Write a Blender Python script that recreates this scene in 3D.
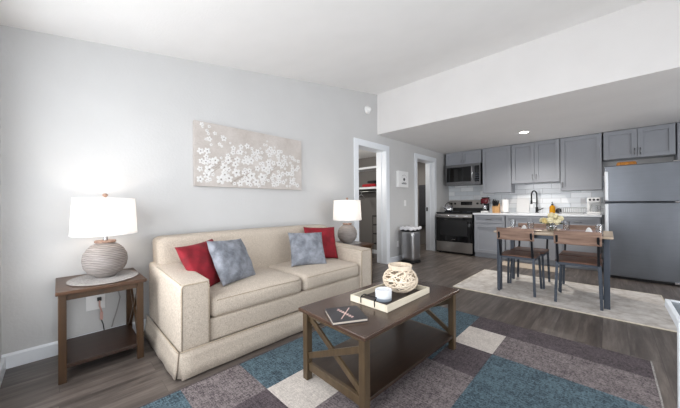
import bpy, bmesh, math, random
from mathutils import Vector, Matrix, Euler
PI = math.pi
sc = bpy.context.scene
for o in list(bpy.data.objects): bpy.data.objects.remove(o)
C = sc.collection
random.seed(7)

# ------------------------------------------------------------------ camera
F_PX, TH, PIT, ROL = 275.23, 0.7743, 0.0019, -0.0063
EYE = Vector((2.9355, 0.0, 1.1))
f0 = Vector((-math.sin(TH), math.cos(TH), 0)); r0 = Vector((math.cos(TH), math.sin(TH), 0)); u0 = Vector((0, 0, 1))
fw = math.cos(PIT) * f0 + math.sin(PIT) * u0; u1 = math.cos(PIT) * u0 - math.sin(PIT) * f0
rt = math.cos(ROL) * r0 + math.sin(ROL) * u1; up = math.cos(ROL) * u1 - math.sin(ROL) * r0
cd = bpy.data.cameras.new('camera'); cam = bpy.data.objects.new('camera', cd); C.objects.link(cam)
cam.matrix_world = Matrix(((rt.x, up.x, -fw.x, EYE.x), (rt.y, up.y, -fw.y, EYE.y), (rt.z, up.z, -fw.z, EYE.z), (0, 0, 0, 1)))
cd.sensor_width = 36; cd.lens = F_PX / 680 * 36; cd.clip_start = 0.02
sc.camera = cam

# ------------------------------------------------------------------ world, light, exposure
sc.view_settings.view_transform = 'Standard'; sc.view_settings.look = 'None'
sc.view_settings.gamma = 1; sc.view_settings.use_curve_mapping = False
sc.view_settings.exposure = 0.25
W = bpy.data.worlds.new('daylight'); sc.world = W; W.use_nodes = True
W.node_tree.nodes['Background'].inputs[0].default_value = (0.80, 0.88, 1.0, 1)
W.node_tree.nodes['Background'].inputs[1].default_value = 1.0

def area(name, loc, rot, sx, sy, power, col):
    d = bpy.data.lights.new(name, 'AREA'); d.shape = 'RECTANGLE'; d.size = sx; d.size_y = sy
    d.energy = power; d.color = col
    o = bpy.data.objects.new(name, d); C.objects.link(o); o.location = loc; o.rotation_euler = rot
    return o
# daylight coming in through the window behind the camera and the glass door of the right wall
area('window_daylight', (1.45, -0.43, 1.25), (PI/2, 0, 0), 2.15, 1.55, 66, (1.0, 0.99, 0.975))
area('glass_door_daylight', (5.14, 1.8, 1.15), (0, PI/2+.38, 0), 2.2, 3.3, 80, (1.0, 0.985, 0.965))
area('kitchen_fill_light', (5.14, 5.3, 1.35), (0, PI/2+.25, 0), 1.5, 1.7, 20, (1.0, 0.985, 0.965))  # unseen fill light, added to brighten the kitchen from the right

# ------------------------------------------------------------------ materials
def lin(c):
    return tuple(((v/255)/12.92 if v/255 <= .04045 else ((v/255+.055)/1.055)**2.4) for v in c)
class N:
    def __init__(s, name):
        s.m = bpy.data.materials.new(name); s.m.use_nodes = True; s.t = s.m.node_tree
        s.b = s.t.nodes['Principled BSDF']; s.out = s.t.nodes['Material Output']
        s.tc = s.t.nodes.new('ShaderNodeTexCoord')
    def n(s, k, **kw):
        x = s.t.nodes.new(k)
        for a, v in kw.items(): setattr(x, a, v)
        return x
    def l(s, a, b): s.t.links.new(a, b)
    def mapping(s, scale=(1,1,1), src='Object', rot=(0,0,0)):
        m = s.n('ShaderNodeMapping'); m.inputs['Scale'].default_value = scale; m.inputs['Rotation'].default_value = rot
        s.l(s.tc.outputs[src], m.inputs['Vector']); return m.outputs[0]
    def noise(s, vec, scale, detail=4, rough=.55):
        x = s.n('ShaderNodeTexNoise'); x.inputs['Scale'].default_value = scale; x.inputs['Detail'].default_value = detail
        x.inputs['Roughness'].default_value = rough
        s.l(vec, x.inputs['Vector']); return x.outputs['Fac']
    def ramp(s, fac, stops):
        r = s.n('ShaderNodeValToRGB'); e = r.color_ramp.elements
        while len(e) < len(stops): e.new(.5)
        for q, (p, c) in zip(e, stops): q.position = p; q.color = (*c, 1)
        s.l(fac, r.inputs[0]); return r.outputs[0]
    def mix(s, fac, a, b, mode='MIX'):
        x = s.n('ShaderNodeMix', data_type='RGBA', blend_type=mode)
        for i, v in ((0, fac), (6, a), (7, b)):
            if isinstance(v, (int, float)): x.inputs[i].default_value = v
            elif isinstance(v, tuple): x.inputs[i].default_value = (*v, 1)
            else: s.l(v, x.inputs[i])
        return x.outputs[2]
    def bump(s, h, strength, dist=.002):
        x = s.n('ShaderNodeBump'); x.inputs['Strength'].default_value = strength; x.inputs['Distance'].default_value = dist
        s.l(h, x.inputs['Height']); s.l(x.outputs[0], s.b.inputs['Normal'])
    def p(s, col=None, rough=.5, metal=0., **kw):
        if col is not None:
            if isinstance(col, tuple): s.b.inputs['Base Color'].default_value = (*col, 1)
            else: s.l(col, s.b.inputs['Base Color'])
        s.b.inputs['Roughness'].default_value = rough; s.b.inputs['Metallic'].default_value = metal
        for k, v in kw.items(): s.b.inputs[k].default_value = v
        return s.m
def scl(c, k): return tuple(min(1, v*k) for v in c)

def plain(name, rgb, rough=.5, metal=0., var=.06, nscale=30, bump=0., **kw):
    s = N(name); c = lin(rgb); f = s.noise(s.mapping(), nscale)
    col = s.ramp(f, [(.3, scl(c, 1-var)), (.7, scl(c, 1+var))])
    if bump: s.bump(f, bump, .001)
    return s.p(col, rough, metal, **kw)
def paint(name, rgb, strength=.35, scale=55, rough=.75):
    s = N(name); v = s.mapping(); c = lin(rgb)
    big = s.noise(v, 3, 2)
    s.bump(s.noise(v, scale, 5, .6), strength, .003)
    return s.p(s.ramp(big, [(.3, scl(c, .985)), (.7, scl(c, 1.015))]), rough)
def wood(name, dark, light, axis=1, scale=1., rough=.4, contrast=1.):
    s = N(name); sc_ = [26*scale]*3; sc_[axis] = 1.6*scale
    v = s.mapping(tuple(sc_)); f = s.noise(v, 1.0, 6, .65); f2 = s.noise(s.mapping((3, 3, 3)), 2, 2)
    a = s.ramp(f, [(.3, lin(dark)), (.7, lin(light))])
    col = s.mix(.25, a, s.ramp(f2, [(.3, lin(dark)), (.7, lin(light))]))
    s.bump(f, .12, .001)
    return s.p(col, rough)
def fabric(name, a, b, scale=350, bump=.5, rough=.9, big=0.0, sheen=.2):
    s = N(name); v = s.mapping(); f = s.noise(v, scale, 3, .7)
    vx = s.noise(s.mapping((1, 8, 1)), scale*.25, 2); vy = s.noise(s.mapping((8, 1, 8)), scale*.25, 2)
    w = s.mix(.5, vx, vy); w = s.mix(.5, w, f)
    col = s.ramp(w, [(.36, lin(a)), (.64, lin(b))])
    if big:
        g = s.noise(v, 14, 3); col = s.mix(big, col, s.ramp(g, [(.35, lin(a)), (.65, lin(b))]))
    s.bump(w, bump, .0015)
    m = s.p(col, rough); s.b.inputs['Sheen Weight'].default_value = sheen; return m
def emit(name, rgb, st):
    s = N(name); s.p(lin(rgb), .5); s.b.inputs['Emission Color'].default_value = (*lin(rgb), 1); s.b.inputs['Emission Strength'].default_value = st; return s.m
def thin_glass(name, tint=(1, 1, 1), refl=.12):
    s = N(name); t = s.n('ShaderNodeBsdfTransparent'); t.inputs[0].default_value = (*tint, 1)
    g = s.n('ShaderNodeBsdfGlossy'); g.inputs['Roughness'].default_value = .03
    lw = s.n('ShaderNodeLayerWeight'); lw.inputs[0].default_value = .35
    m = s.n('ShaderNodeMath', operation='MULTIPLY_ADD'); s.l(lw.outputs['Fresnel'], m.inputs[0]); m.inputs[1].default_value = .45; m.inputs[2].default_value = refl*.3
    x = s.n('ShaderNodeMixShader'); s.l(m.outputs[0], x.inputs[0]); s.l(t.outputs[0], x.inputs[1]); s.l(g.outputs[0], x.inputs[2]); s.l(x.outputs[0], s.out.inputs[0]); return s.m

M = {}
M['wall'] = paint('wall_paint', (200, 200, 200), .55, 42)
M['ceil'] = paint('ceiling_paint', (244, 243, 242), .5, 60)
M['soffit'] = paint('soffit_paint', (232, 230, 229), .5, 60)
M['white'] = plain('white_trim', (233, 237, 242), .4, var=.01)
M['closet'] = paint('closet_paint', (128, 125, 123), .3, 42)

def floor_mat():
    s = N('plank_floor'); v = s.mapping(rot=(0, 0, PI/2))
    br = s.n('ShaderNodeTexBrick'); s.l(v, br.inputs['Vector']); br.inputs['Scale'].default_value = 1
    br.inputs['Brick Width'].default_value = 1.22; br.inputs['Row Height'].default_value = .152; br.inputs['Mortar Size'].default_value = .0016
    br.inputs['Color1'].default_value = (0, 0, 0, 1); br.inputs['Color2'].default_value = (1, 1, 1, 1); br.inputs['Mortar'].default_value = (.5, .5, .5, 1)
    br.offset = .37; br.inputs['Bias'].default_value = 0
    a = s.n('ShaderNodeVectorMath', operation='ADD'); sep = s.n('ShaderNodeVectorMath', operation='SCALE')
    s.l(br.outputs['Color'], sep.inputs[0]); sep.inputs['Scale'].default_value = 7; s.l(sep.outputs[0], a.inputs[0]); s.l(s.tc.outputs['Object'], a.inputs[1])
    mp = s.n('ShaderNodeMapping'); mp.inputs['Scale'].default_value = (13, 1.1, 13); s.l(a.outputs[0], mp.inputs['Vector'])
    g = s.noise(mp.outputs[0], 1.5, 8, .68)
    mp2 = s.n('ShaderNodeMapping'); mp2.inputs['Scale'].default_value = (4, .9, 4); s.l(a.outputs[0], mp2.inputs['Vector'])
    g2 = s.noise(mp2.outputs[0], 1.3, 3)
    c1 = s.ramp(g, [(.30, lin((44, 38, 36))), (.48, lin((88, 80, 76))), (.72, lin((150, 140, 132)))])
    c2 = s.ramp(g2, [(.3, lin((68, 61, 57))), (.7, lin((128, 118, 111)))])
    c = s.mix(.45, c1, c2)
    tone = s.ramp(br.outputs['Color'], [(0, (.80, .80, .80)), (1, (1.04, 1.04, 1.04))])
    c = s.mix(1, c, tone, 'MULTIPLY')
    ml = s.n('ShaderNodeMath', operation='MULTIPLY'); s.l(br.outputs['Fac'], ml.inputs[0]); ml.inputs[1].default_value = .55; c = s.mix(ml.outputs[0], c, lin((50, 45, 43)))
    s.bump(g, .1, .001)
    rr = s.ramp(g, [(.2, (.42,)*3), (.8, (.3,)*3)]); s.l(rr, s.b.inputs['Roughness'])
    m = s.p(c, .36); s.l(rr, s.b.inputs['Roughness']); return m
M['floor'] = floor_mat()

def tile_mat():
    s = N('subway_tile'); v0 = s.mapping(rot=(PI/2, 0, 0))
    br = s.n('ShaderNodeTexBrick'); s.l(v0, br.inputs['Vector']); br.inputs['Scale'].default_value = 1
    br.inputs['Brick Width'].default_value = .30; br.inputs['Row Height'].default_value = .10; br.inputs['Mortar Size'].default_value = .004
    br.inputs['Mortar Smooth'].default_value = .3; br.inputs['Bias'].default_value = 0
    br.inputs['Color1'].default_value = (*lin((214, 220, 226)), 1); br.inputs['Color2'].default_value = (*lin((246, 248, 250)), 1); br.inputs['Mortar'].default_value = (*lin((196, 199, 202)), 1)  # tone spread between tiles stands in for varied glossy reflections
    inv = s.n('ShaderNodeMath', operation='SUBTRACT'); inv.inputs[0].default_value = 1; s.l(br.outputs['Fac'], inv.inputs[1])
    s.bump(inv.outputs[0], .6, .002)
    return s.p(br.outputs['Color'], .12)
M['tile'] = tile_mat()
M['cab'] = plain('grey_cabinet_paint', (154, 157, 164), .42, var=.015)
M['counter'] = plain('white_quartz', (236, 238, 243), .2, var=.02, nscale=12)
def steel(name, rgb, rough=.3, ax=0):
    s = N(name); sv = [1, 1, 1]; sv[ax] = .02
    v = s.mapping(tuple(k*260 for k in sv)); f = s.noise(v, 1, 3)
    g = s.noise(s.mapping((2.2, 2.2, .7)), 1.4, 3)
    c = lin(rgb); col = s.mix(.5, s.ramp(f, [(.3, scl(c, .9)), (.7, scl(c, 1.08))]), s.ramp(g, [(.3, scl(c, .8)), (.7, scl(c, 1.15))]))
    s.bump(f, .04, .0005)
    return s.p(col, rough, 1.)
M['steel'] = steel('brushed_steel', (128, 132, 139), .32)
M['steelv'] = steel('brushed_steel_upright', (190, 190, 192), .28, 2)
M['chrome'] = plain('chrome', (225, 226, 230), .12, 1., var=.01)
M['nickel'] = plain('satin_nickel', (150, 150, 150), .3, 1., var=.02)
M['blackglass'] = plain('black_glass', (10, 10, 12), .06, var=.0)
M['black'] = plain('black_plastic', (22, 22, 24), .4, var=.05)
M['blackmetal'] = plain('black_metal', (28, 28, 31), .35, .6, var=.05)
M['greymetal'] = plain('grey_powder_coated_metal', (72, 79, 90), .42, .35, var=.05)
M['brightsteel'] = steel('bright_handle_steel', (236, 238, 242), .5, 2)
M['warmsteel'] = steel('warm_stainless', (172, 168, 164), .3)
M['dsteel'] = steel('dark_stainless', (128, 128, 130), .3)
M['darkmetal'] = plain('dark_metal_bar', (38, 40, 45), .42, .5, var=.05)
M['walnut'] = wood('side_table_wood', (50, 31, 18), (88, 58, 36), 1, 1, .36)
M['walnutd'] = wood('side_table_shelf_wood', (34, 20, 13), (58, 37, 25), 1, 1, .36)
M['walnutx'] = wood('side_table_leg_wood', (46, 29, 13), (78, 53, 28), 2, 1, .4)
M['ctop'] = wood('coffee_table_top_wood', (58, 42, 33), (82, 61, 49), 1, 1, .27)
M['cleg'] = wood('coffee_table_leg_wood', (58, 46, 32), (94, 77, 56), 2, 1, .36)
M['cshelf'] = wood('coffee_table_shelf_wood', (30, 19, 12), (52, 35, 23), 1, 1, .35)
M['rustic'] = wood('rustic_chair_wood', (96, 70, 58), (176, 146, 128), 0, 1, .5)
M['rusticseat'] = wood('rustic_seat_wood', (70, 44, 34), (126, 90, 72), 0, 1, .45)
M['tabletop'] = wood('light_wood', (172, 150, 128), (212, 194, 172), 0, 1, .4)
M['sofa'] = fabric('oatmeal_tweed', (154, 142, 128), (216, 204, 190), 230, .6, sheen=.05)
M['piping'] = fabric('tan_piping', (136, 122, 104), (190, 176, 156), 300, .4)
M['red'] = fabric('crimson_velvet', (96, 3, 18), (146, 8, 32), 260, .3, .8, big=.5, sheen=.04)
M['greypillow'] = fabric('grey_crushed_velvet', (84, 88, 97), (150, 154, 163), 200, .6, .8, big=.6, sheen=.08)
M['mat'] = fabric('woven_grey_mat', (84, 78, 74), (172, 166, 162), 110, .8)
M['rattan'] = wood('pale_rattan', (206, 186, 162), (244, 232, 214), 2, 1, .6)
M['cream'] = wood('cream_painted_wood', (206, 196, 176), (232, 224, 206), 1, 1, .55)
M['traybase'] = plain('dark_tray_floor', (70, 62, 58), .5)
M['candle'] = plain('white_candle_glass', (232, 236, 242), .25, var=.02)
M['bluegrey'] = plain('blue_grey_wax', (150, 162, 176), .3, var=.04)
M['booktop'] = plain('charcoal_cover', (52, 50, 54), .45, var=.08)
M['pages'] = plain('book_pages', (206, 196, 184), .8, var=.06, nscale=200)
M['rose'] = plain('rose_foil', (214, 182, 174), .45, var=.03)
M['paper'] = plain('white_paper', (240, 240, 240), .85, var=.01, nscale=80, bump=.2)
M['bag'] = plain('white_bag', (240, 240, 244), .5, var=.02)
M['amber'] = plain('amber_soap', (214, 150, 20), .15, var=.05)
M['blockwood'] = wood('knife_block_wood', (178, 132, 82), (214, 170, 116), 2, 1, .45)
M['redplastic'] = plain('dark_red_plastic', (84, 12, 24), .25, var=.02)
M['redcloth'] = fabric('red_cloth', (130, 10, 20), (190, 30, 44), 160, .5)
M['blackcloth'] = fabric('black_cloth', (18, 18, 20), (44, 44, 48), 160, .5)
M['whiteplastic'] = plain('white_plastic', (238, 238, 238), .4, var=.01)
M['pinkplastic'] = plain('pink_plug', (190, 150, 140), .4, var=.05)
M['cord'] = plain('clear_grey_cord', (150, 148, 146), .4)
M['glass'] = thin_glass('clear_glass', (.96, .97, .98), .3)
M['pane'] = thin_glass('window_pane', (.98, .99, 1), .1)
M['petal'] = plain('cream_petals', (246, 238, 206), .7, var=.06, nscale=60)
M['petaly'] = plain('yellow_petals', (240, 222, 160), .7, var=.08, nscale=60)
M['leaf'] = plain('green_leaf', (52, 78, 44), .5, var=.2)
M['placemat'] = fabric('brown_placemat', (86, 52, 44), (134, 92, 80), 160, .5)
M['curtain'] = fabric('grey_curtain', (104, 100, 100), (140, 136, 136), 80, .3)
M['snack'] = plain('amber_wicker', (198, 130, 50), .5, var=.45, nscale=45)
M['greytop'] = plain('grey_table_top', (128, 136, 142), .22, var=.04)
M['beige_mat'] = fabric('beige_sink_mat', (166, 150, 132), (206, 190, 170), 120, .5)
M['towel'] = fabric('charcoal_towel', (40, 40, 44), (66, 66, 72), 120, .5)

def shade_mat():
    s = N('linen_shade'); f = s.noise(s.mapping((1, 1, 1)), 400, 2)
    d = s.n('ShaderNodeBsdfDiffuse'); t = s.n('ShaderNodeBsdfTranslucent')
    d.inputs[0].default_value = (.90, .90, .90, 1); t.inputs[0].default_value = (.97, .96, .95, 1)
    x = s.n('ShaderNodeMixShader'); x.inputs[0].default_value = .5
    s.l(d.outputs[0], x.inputs[1]); s.l(t.outputs[0], x.inputs[2]); s.l(x.outputs[0], s.out.inputs[0]); return s.m
M['shade'] = shade_mat()
def ribbed():
    s = N('washed_ceramic'); w = s.n('ShaderNodeTexWave'); w.bands_direction = 'Z'
    w.inputs['Scale'].default_value = 26; w.inputs['Distortion'].default_value = 2.2; w.inputs['Detail'].default_value = 2; w.inputs['Detail Scale'].default_value = 1
    s.l(s.tc.outputs['Object'], w.inputs['Vector'])
    n = s.noise(s.mapping((6, 6, 60)), 2, 4)
    c = s.mix(.5, s.ramp(w.outputs['Fac'], [(.2, lin((92, 85, 81))), (.8, lin((164, 156, 152)))]), s.ramp(n, [(.3, lin((108, 100, 96))), (.7, lin((170, 164, 160)))]))
    s.bump(w.outputs['Fac'], .7, .004); return s.p(c, .75)
M['ceramic'] = ribbed()
def heather(name, a, b, st=(14, 120, 30)):
    s = N(name); v = s.mapping((14, 110, 1)); f = s.noise(v, 1, 5, .75)
    v2 = s.mapping((60, 20, 1)); f2 = s.noise(v2, 1, 4, .75)
    w = s.mix(.45, f, f2)
    g = s.noise(s.mapping((1, 1, 1)), 9, 3); v3 = s.mapping((95, 120, 1))
    w = s.mix(.15, w, g); hf = s.noise(v3, 1, 2, .6); w = s.mix(.3, w, hf)
    s.bump(w, .6, .003)
    return s.p(s.ramp(w, [(.43, lin(a)), (.575, lin(b))]), .95)
RUG = dict(T=heather('rug_teal', (32, 44, 54), (96, 119, 130)), G=heather('rug_grey', (64, 56, 60), (142, 132, 132)),
           D=heather('rug_dark', (48, 40, 45), (98, 88, 92)), B=heather('rug_beige', (174, 166, 160), (216, 208, 200)),
           L=heather('rug_light_grey', (108, 100, 104), (176, 168, 170)))
def krug_mat():
    s = N('distressed_cream_rug'); v = s.mapping((1, 1, 1)); f = s.noise(v, 6, 8, .72); g = s.noise(v, 26, 4, .7)
    vo = s.n('ShaderNodeTexVoronoi', feature='DISTANCE_TO_EDGE'); vo.inputs['Scale'].default_value = 5; s.l(v, vo.inputs['Vector'])
    c = s.mix(.4, s.ramp(f, [(.38, lin((170, 160, 152))), (.6, lin((226, 222, 216)))]), s.ramp(g, [(.35, lin((186, 178, 172))), (.65, lin((230, 226, 222)))]))
    c = s.mix(.25, c, s.ramp(vo.outputs['Distance'], [(.0, lin((170, 158, 148))), (.12, lin((224, 220, 216)))]))
    s.bump(g, .4, .002); return s.p(c, .95)
M['krug'] = krug_mat()
def canvas_mat():
    s = N('painted_canvas'); v = s.mapping((1, 1, 1))
    f = s.noise(v, 5, 5, .6); g = s.noise(s.mapping((1, 1, 3)), 40, 3)
    c = s.ramp(f, [(.3, lin((176, 168, 162))), (.7, lin((204, 198, 194)))])
    c = s.mix(.25, c, s.ramp(g, [(.3, lin((170, 160, 152))), (.7, lin((214, 208, 204)))]))
    s.bump(g, .4, .002); return s.p(c, .8)
M['canvas'] = canvas_mat()
M['blossom'] = plain('white_paint_blossom', (222, 221, 220), .7, var=.03)
M['blossom_mid'] = plain('grey_paint_centre', (150, 142, 138), .7)
M['twig'] = plain('taupe_paint_twig', (158, 146, 136), .7)

# ------------------------------------------------------------------ mesh helpers
def B(): return bmesh.new()
def box(bm, x0, x1, y0, y1, z0, z1):
    vs = [bm.verts.new((x, y, z)) for z in (z0, z1) for y in (y0, y1) for x in (x0, x1)]
    for f in ((0, 2, 3, 1), (4, 5, 7, 6), (0, 1, 5, 4), (2, 6, 7, 3), (0, 4, 6, 2), (1, 3, 7, 5)):
        bm.faces.new([vs[i] for i in f])
    return vs
def hexa(bm, p):   # 8 points: bottom 4 loop, top 4 loop
    vs = [bm.verts.new(q) for q in p]
    for f in ((3, 2, 1, 0), (4, 5, 6, 7), (0, 1, 5, 4), (1, 2, 6, 5), (2, 3, 7, 6), (3, 0, 4, 7)):
        bm.faces.new([vs[i] for i in f])
def bar(bm, a, b, w, d, side=None):
    """square bar from a to b, w along `side`, d across"""
    a = Vector(a); b = Vector(b); t = (b-a).normalized()
    s = Vector(side) if side else (Vector((1, 0, 0)) if abs(t.x) < .8 else Vector((0, 1, 0)))
    s = (s - t*s.dot(t)).normalized(); q = t.cross(s)
    P = []
    for c in (a, b):
        for i, j in ((-1, -1), (1, -1), (1, 1), (-1, 1)): P.append(c + s*w/2*i + q*d/2*j)
    hexa(bm, P)
def tube(bm, pts, r, n=8, closed=False, cap=True):
    pts = [Vector(p) for p in pts]; rings = []; m = len(pts); ref = None
    for i, p in enumerate(pts):
        if closed: t = pts[(i+1) % m] - pts[i-1]
        else: t = pts[min(i+1, m-1)] - pts[max(i-1, 0)]
        t.normalize()
        if ref is None: ref = Vector((0, 0, 1)) if abs(t.z) < .9 else Vector((1, 0, 0))
        ref = (ref - t*ref.dot(t))
        if ref.length < 1e-5: ref = t.orthogonal()
        ref.normalize(); q = t.cross(ref)
        rr = r[i] if isinstance(r, (list, tuple)) else r
        rings.append([bm.verts.new(p + (ref*math.cos(2*PI*k/n) + q*math.sin(2*PI*k/n))*rr) for k in range(n)])
    rng = range(m) if closed else range(m-1)
    for i in rng:
        a, b = rings[i], rings[(i+1) % m]
        for k in range(n): bm.faces.new((a[k], a[(k+1) % n], b[(k+1) % n], b[k]))
    if cap and not closed:
        bm.faces.new(rings[0][::-1]); bm.faces.new(rings[-1])
def lathe(bm, prof, n=32, c=(0, 0, 0), sy=1.):
    rings = []
    for r, z in prof:
        if r < 1e-6: rings.append([bm.verts.new((c[0], c[1], c[2]+z))])
        else: rings.append([bm.verts.new((c[0]+r*math.cos(2*PI*k/n), c[1]+sy*r*math.sin(2*PI*k/n), c[2]+z)) for k in range(n)])
    for a, b in zip(rings, rings[1:]):
        for k in range(n):
            if len(a) == 1 and len(b) == 1: continue
            if len(a) == 1: bm.faces.new((a[0], b[(k+1) % n], b[k]))
            elif len(b) == 1: bm.faces.new((a[k], a[(k+1) % n], b[0]))
            else: bm.faces.new((a[k], a[(k+1) % n], b[(k+1) % n], b[k]))
def rbox(bm, x0, x1, y0, y1, z0, z1, r=.03, n=12, bulge=(0, 0, 0), fn=None):
    """rounded soft box built from a subdivided cube; bulge pushes each pair of faces out"""
    t = bmesh.new(); bmesh.ops.create_cube(t, size=2.0)
    bmesh.ops.subdivide_edges(t, edges=t.edges[:], cuts=n, use_grid_fill=True)
    hx, hy, hz = (x1-x0)/2, (y1-y0)/2, (z1-z0)/2; cx, cy, cz = (x0+x1)/2, (y0+y1)/2, (z0+z1)/2
    def warp(u): return u if abs(u) >= 1 else math.sin(u*PI/2)*.5 + u*.5
    mp = {}
    for v in t.verts:
        u = Vector([warp(q) for q in v.co]); p = Vector((u.x*hx, u.y*hy, u.z*hz))
        inner = Vector((max(-hx+r, min(hx-r, p.x)), max(-hy+r, min(hy-r, p.y)), max(-hz+r, min(hz-r, p.z))))
        d = p - inner
        if d.length > 1e-7: p = inner + d.normalized()*r
        bx = math.cos(u.x*PI/2); by = math.cos(u.y*PI/2); bz = math.cos(u.z*PI/2)
        p.x += bulge[0]*u.x*by*bz; p.y += bulge[1]*u.y*bx*bz; p.z += bulge[2]*u.z*bx*by
        q = Vector((p.x+cx, p.y+cy, p.z+cz))
        if fn: q = fn(q)
        mp[v] = bm.verts.new(q)
    for f in t.faces: bm.faces.new([mp[v] for v in f.verts])
    t.free()
def mesh(name, bm, mats, parent=None, bevel=0, smooth=False, loc=None, rot=None, seg=2, solid=0, sub=0):
    bmesh.ops.recalc_face_normals(bm, faces=bm.faces[:])
    me = bpy.data.meshes.new(name); bm.to_mesh(me); bm.free()
    for m in (mats if isinstance(mats, (list, tuple)) else [mats]): me.materials.append(m)
    o = bpy.data.objects.new(name, me); C.objects.link(o)
    if parent: o.parent = parent
    if loc: o.location = loc
    if rot: o.rotation_euler = rot
    if smooth: me.polygons.foreach_set('use_smooth', [True]*len(me.polygons))
    if solid:
        s = o.modifiers.new('s', 'SOLIDIFY'); s.thickness = solid; s.offset = 0
    if bevel:
        b = o.modifiers.new('b', 'BEVEL'); b.width = bevel; b.segments = seg; b.limit_method = 'ANGLE'; b.angle_limit = .6
    if sub:
        s = o.modifiers.new('u', 'SUBSURF'); s.levels = sub; s.render_levels = sub
    return o
def thing(name, label, cat, loc=(0, 0, 0), rz=0, group=None):
    o = bpy.data.objects.new(name, None); C.objects.link(o); o.empty_display_size = .1
    o.location = loc; o.rotation_euler = (0, 0, rz); o['label'] = label; o['category'] = cat
    if group: o['group'] = group
    return o
def tag(o, label, cat, group=None):
    o['label'] = label; o['category'] = cat
    if group: o['group'] = group
    return o
def struct(name, bm, m, **k):
    o = mesh(name, bm, m, **k); o['kind'] = 'structure'; return o
def kids(o): return [c for c in bpy.data.objects if c.parent == o]
def dup(src, loc, rz=None, label=None):
    def rec(o, par):
        c = o.copy(); C.objects.link(c)
        if par: c.parent = par
        for k in kids(o): rec(k, c)
        return c
    r = rec(src, None); r.location = loc
    if rz is not None: r.rotation_euler = (0, 0, rz)
    if label: r['label'] = label
    return r

# ------------------------------------------------------------------ room shell
XR, YF, YB, YS, HS = 4.8, -0.272, 7.0, 3.964, 2.336
ceil_z = lambda y: 2.374 + .169*y
b = B(); box(b, -2.4, XR+.2, YF-.2, YB+.2, -.1, 0); struct('floor', b, M['floor'])
HZ = 3.3
b = B()
for y0, y1, z0 in ((YF-.2, 3.41, 0), (3.41, 4.22, 2.09), (4.22, 5.336, 0), (5.336, 6.168, 2.09), (6.168, YB+.2, 0)):
    box(b, -.2, 0, y0, y1, z0, HZ)
struct('wall_left', b, M['wall'])
b = B(); box(b, 0, XR+.2, YB, YB+.2, 0, HZ); struct('wall_back', b, M['wall'])
b = B()      # front wall with the window opening behind the camera
WX0, WX1, WZ0, WZ1 = .30, 2.60, .40, 2.1
box(b, 0, WX0, YF-.2, YF, 0, HZ); box(b, WX1, XR, YF-.2, YF, 0, HZ); box(b, WX0, WX1, YF-.2, YF, 0, WZ0); box(b, WX0, WX1, YF-.2, YF, WZ1, HZ)
struct('wall_front', b, M['wall'])
b = B(); DY0, DY1, DZ = .1, 3.5, 2.15
box(b, XR, XR+.2, YF-.2, DY0, 0, HZ); box(b, XR, XR+.2, DY1, 4.5, 0, HZ); box(b, XR, XR+.2, 6.1, YB, 0, HZ); box(b, XR, XR+.2, DY0, DY1, DZ, HZ)
box(b, XR, XR+.2, 4.5, 6.1, 0, .7); box(b, XR, XR+.2, 4.5, 6.1, 2.1, HZ)
struct('wall_right', b, M['wall'])
b = B(); hexa(b, [(0, YF, ceil_z(YF)), (XR, YF, ceil_z(YF)), (XR, YS, ceil_z(YS)), (0, YS, ceil_z(YS)),
                  (0, YF, HZ+.1), (XR, YF, HZ+.1), (XR, YS, HZ+.1), (0, YS, HZ+.1)])
struct('ceiling', b, M['ceil'])
b = B(); box(b, 0, XR, YS, YB, HS, HZ+.1); struct('ceiling_kitchen', b, M['soffit'])
# windows
def frame_window(name, x0, x1, y0, y1, z0, z1, axis, panes=2):
    b = B(); w = .05
    if axis == 'y':
        box(b, x0, x1, y0, y1, z0, z0+w); box(b, x0, x1, y0, y1, z1-w, z1)
        for i in range(panes+1):
            c = x0 + (x1-x0-w)*i/panes; box(b, c, c+w, y0, y1, z0+w, z1-w)
    else:
        box(b, x0, x1, y0, y1, z0, z0+w); box(b, x0, x1, y0, y1, z1-w, z1)
        for i in range(panes+1):
            c = y0 + (y1-y0-w)*i/panes; box(b, x0, x1, c, c+w, z0+w, z1-w)
    o = struct(name, b, M['white'])
    g = B()
    if axis == 'y': box(g, x0+w, x1-w, (y0+y1)/2-.003, (y0+y1)/2+.003, z0+w, z1-w)
    else: box(g, (x0+x1)/2-.003, (x0+x1)/2+.003, y0+w, y1-w, z0+w, z1-w)
    mesh('pane', g, M['pane'], o)
frame_window('window_1', WX0, WX1, YF-.16, YF-.10, WZ0, WZ1, 'y')
frame_window('window_added', XR+.06, XR+.12, 4.5, 6.1, .7, 2.1, 'x')  # unseen kitchen window, added as an opening for the fill light
frame_window('door_3', XR+.06, XR+.12, DY0, DY1, 0, DZ, 'x')
# closet and bathroom beyond the two doorways
b = B()
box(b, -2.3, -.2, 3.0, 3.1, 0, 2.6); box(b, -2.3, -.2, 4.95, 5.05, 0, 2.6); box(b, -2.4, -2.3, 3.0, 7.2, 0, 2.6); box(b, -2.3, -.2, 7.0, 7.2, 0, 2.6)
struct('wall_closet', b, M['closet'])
b = B(); box(b, -2.3, -.2, 3.1, 4.95, 2.17, 2.6); struct('ceiling_closet', b, M['ceil'])
b = B(); box(b, -2.3, -.2, 5.05, 7.0, 2.35, 2.6); struct('ceiling_bathroom', b, M['ceil'])
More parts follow.
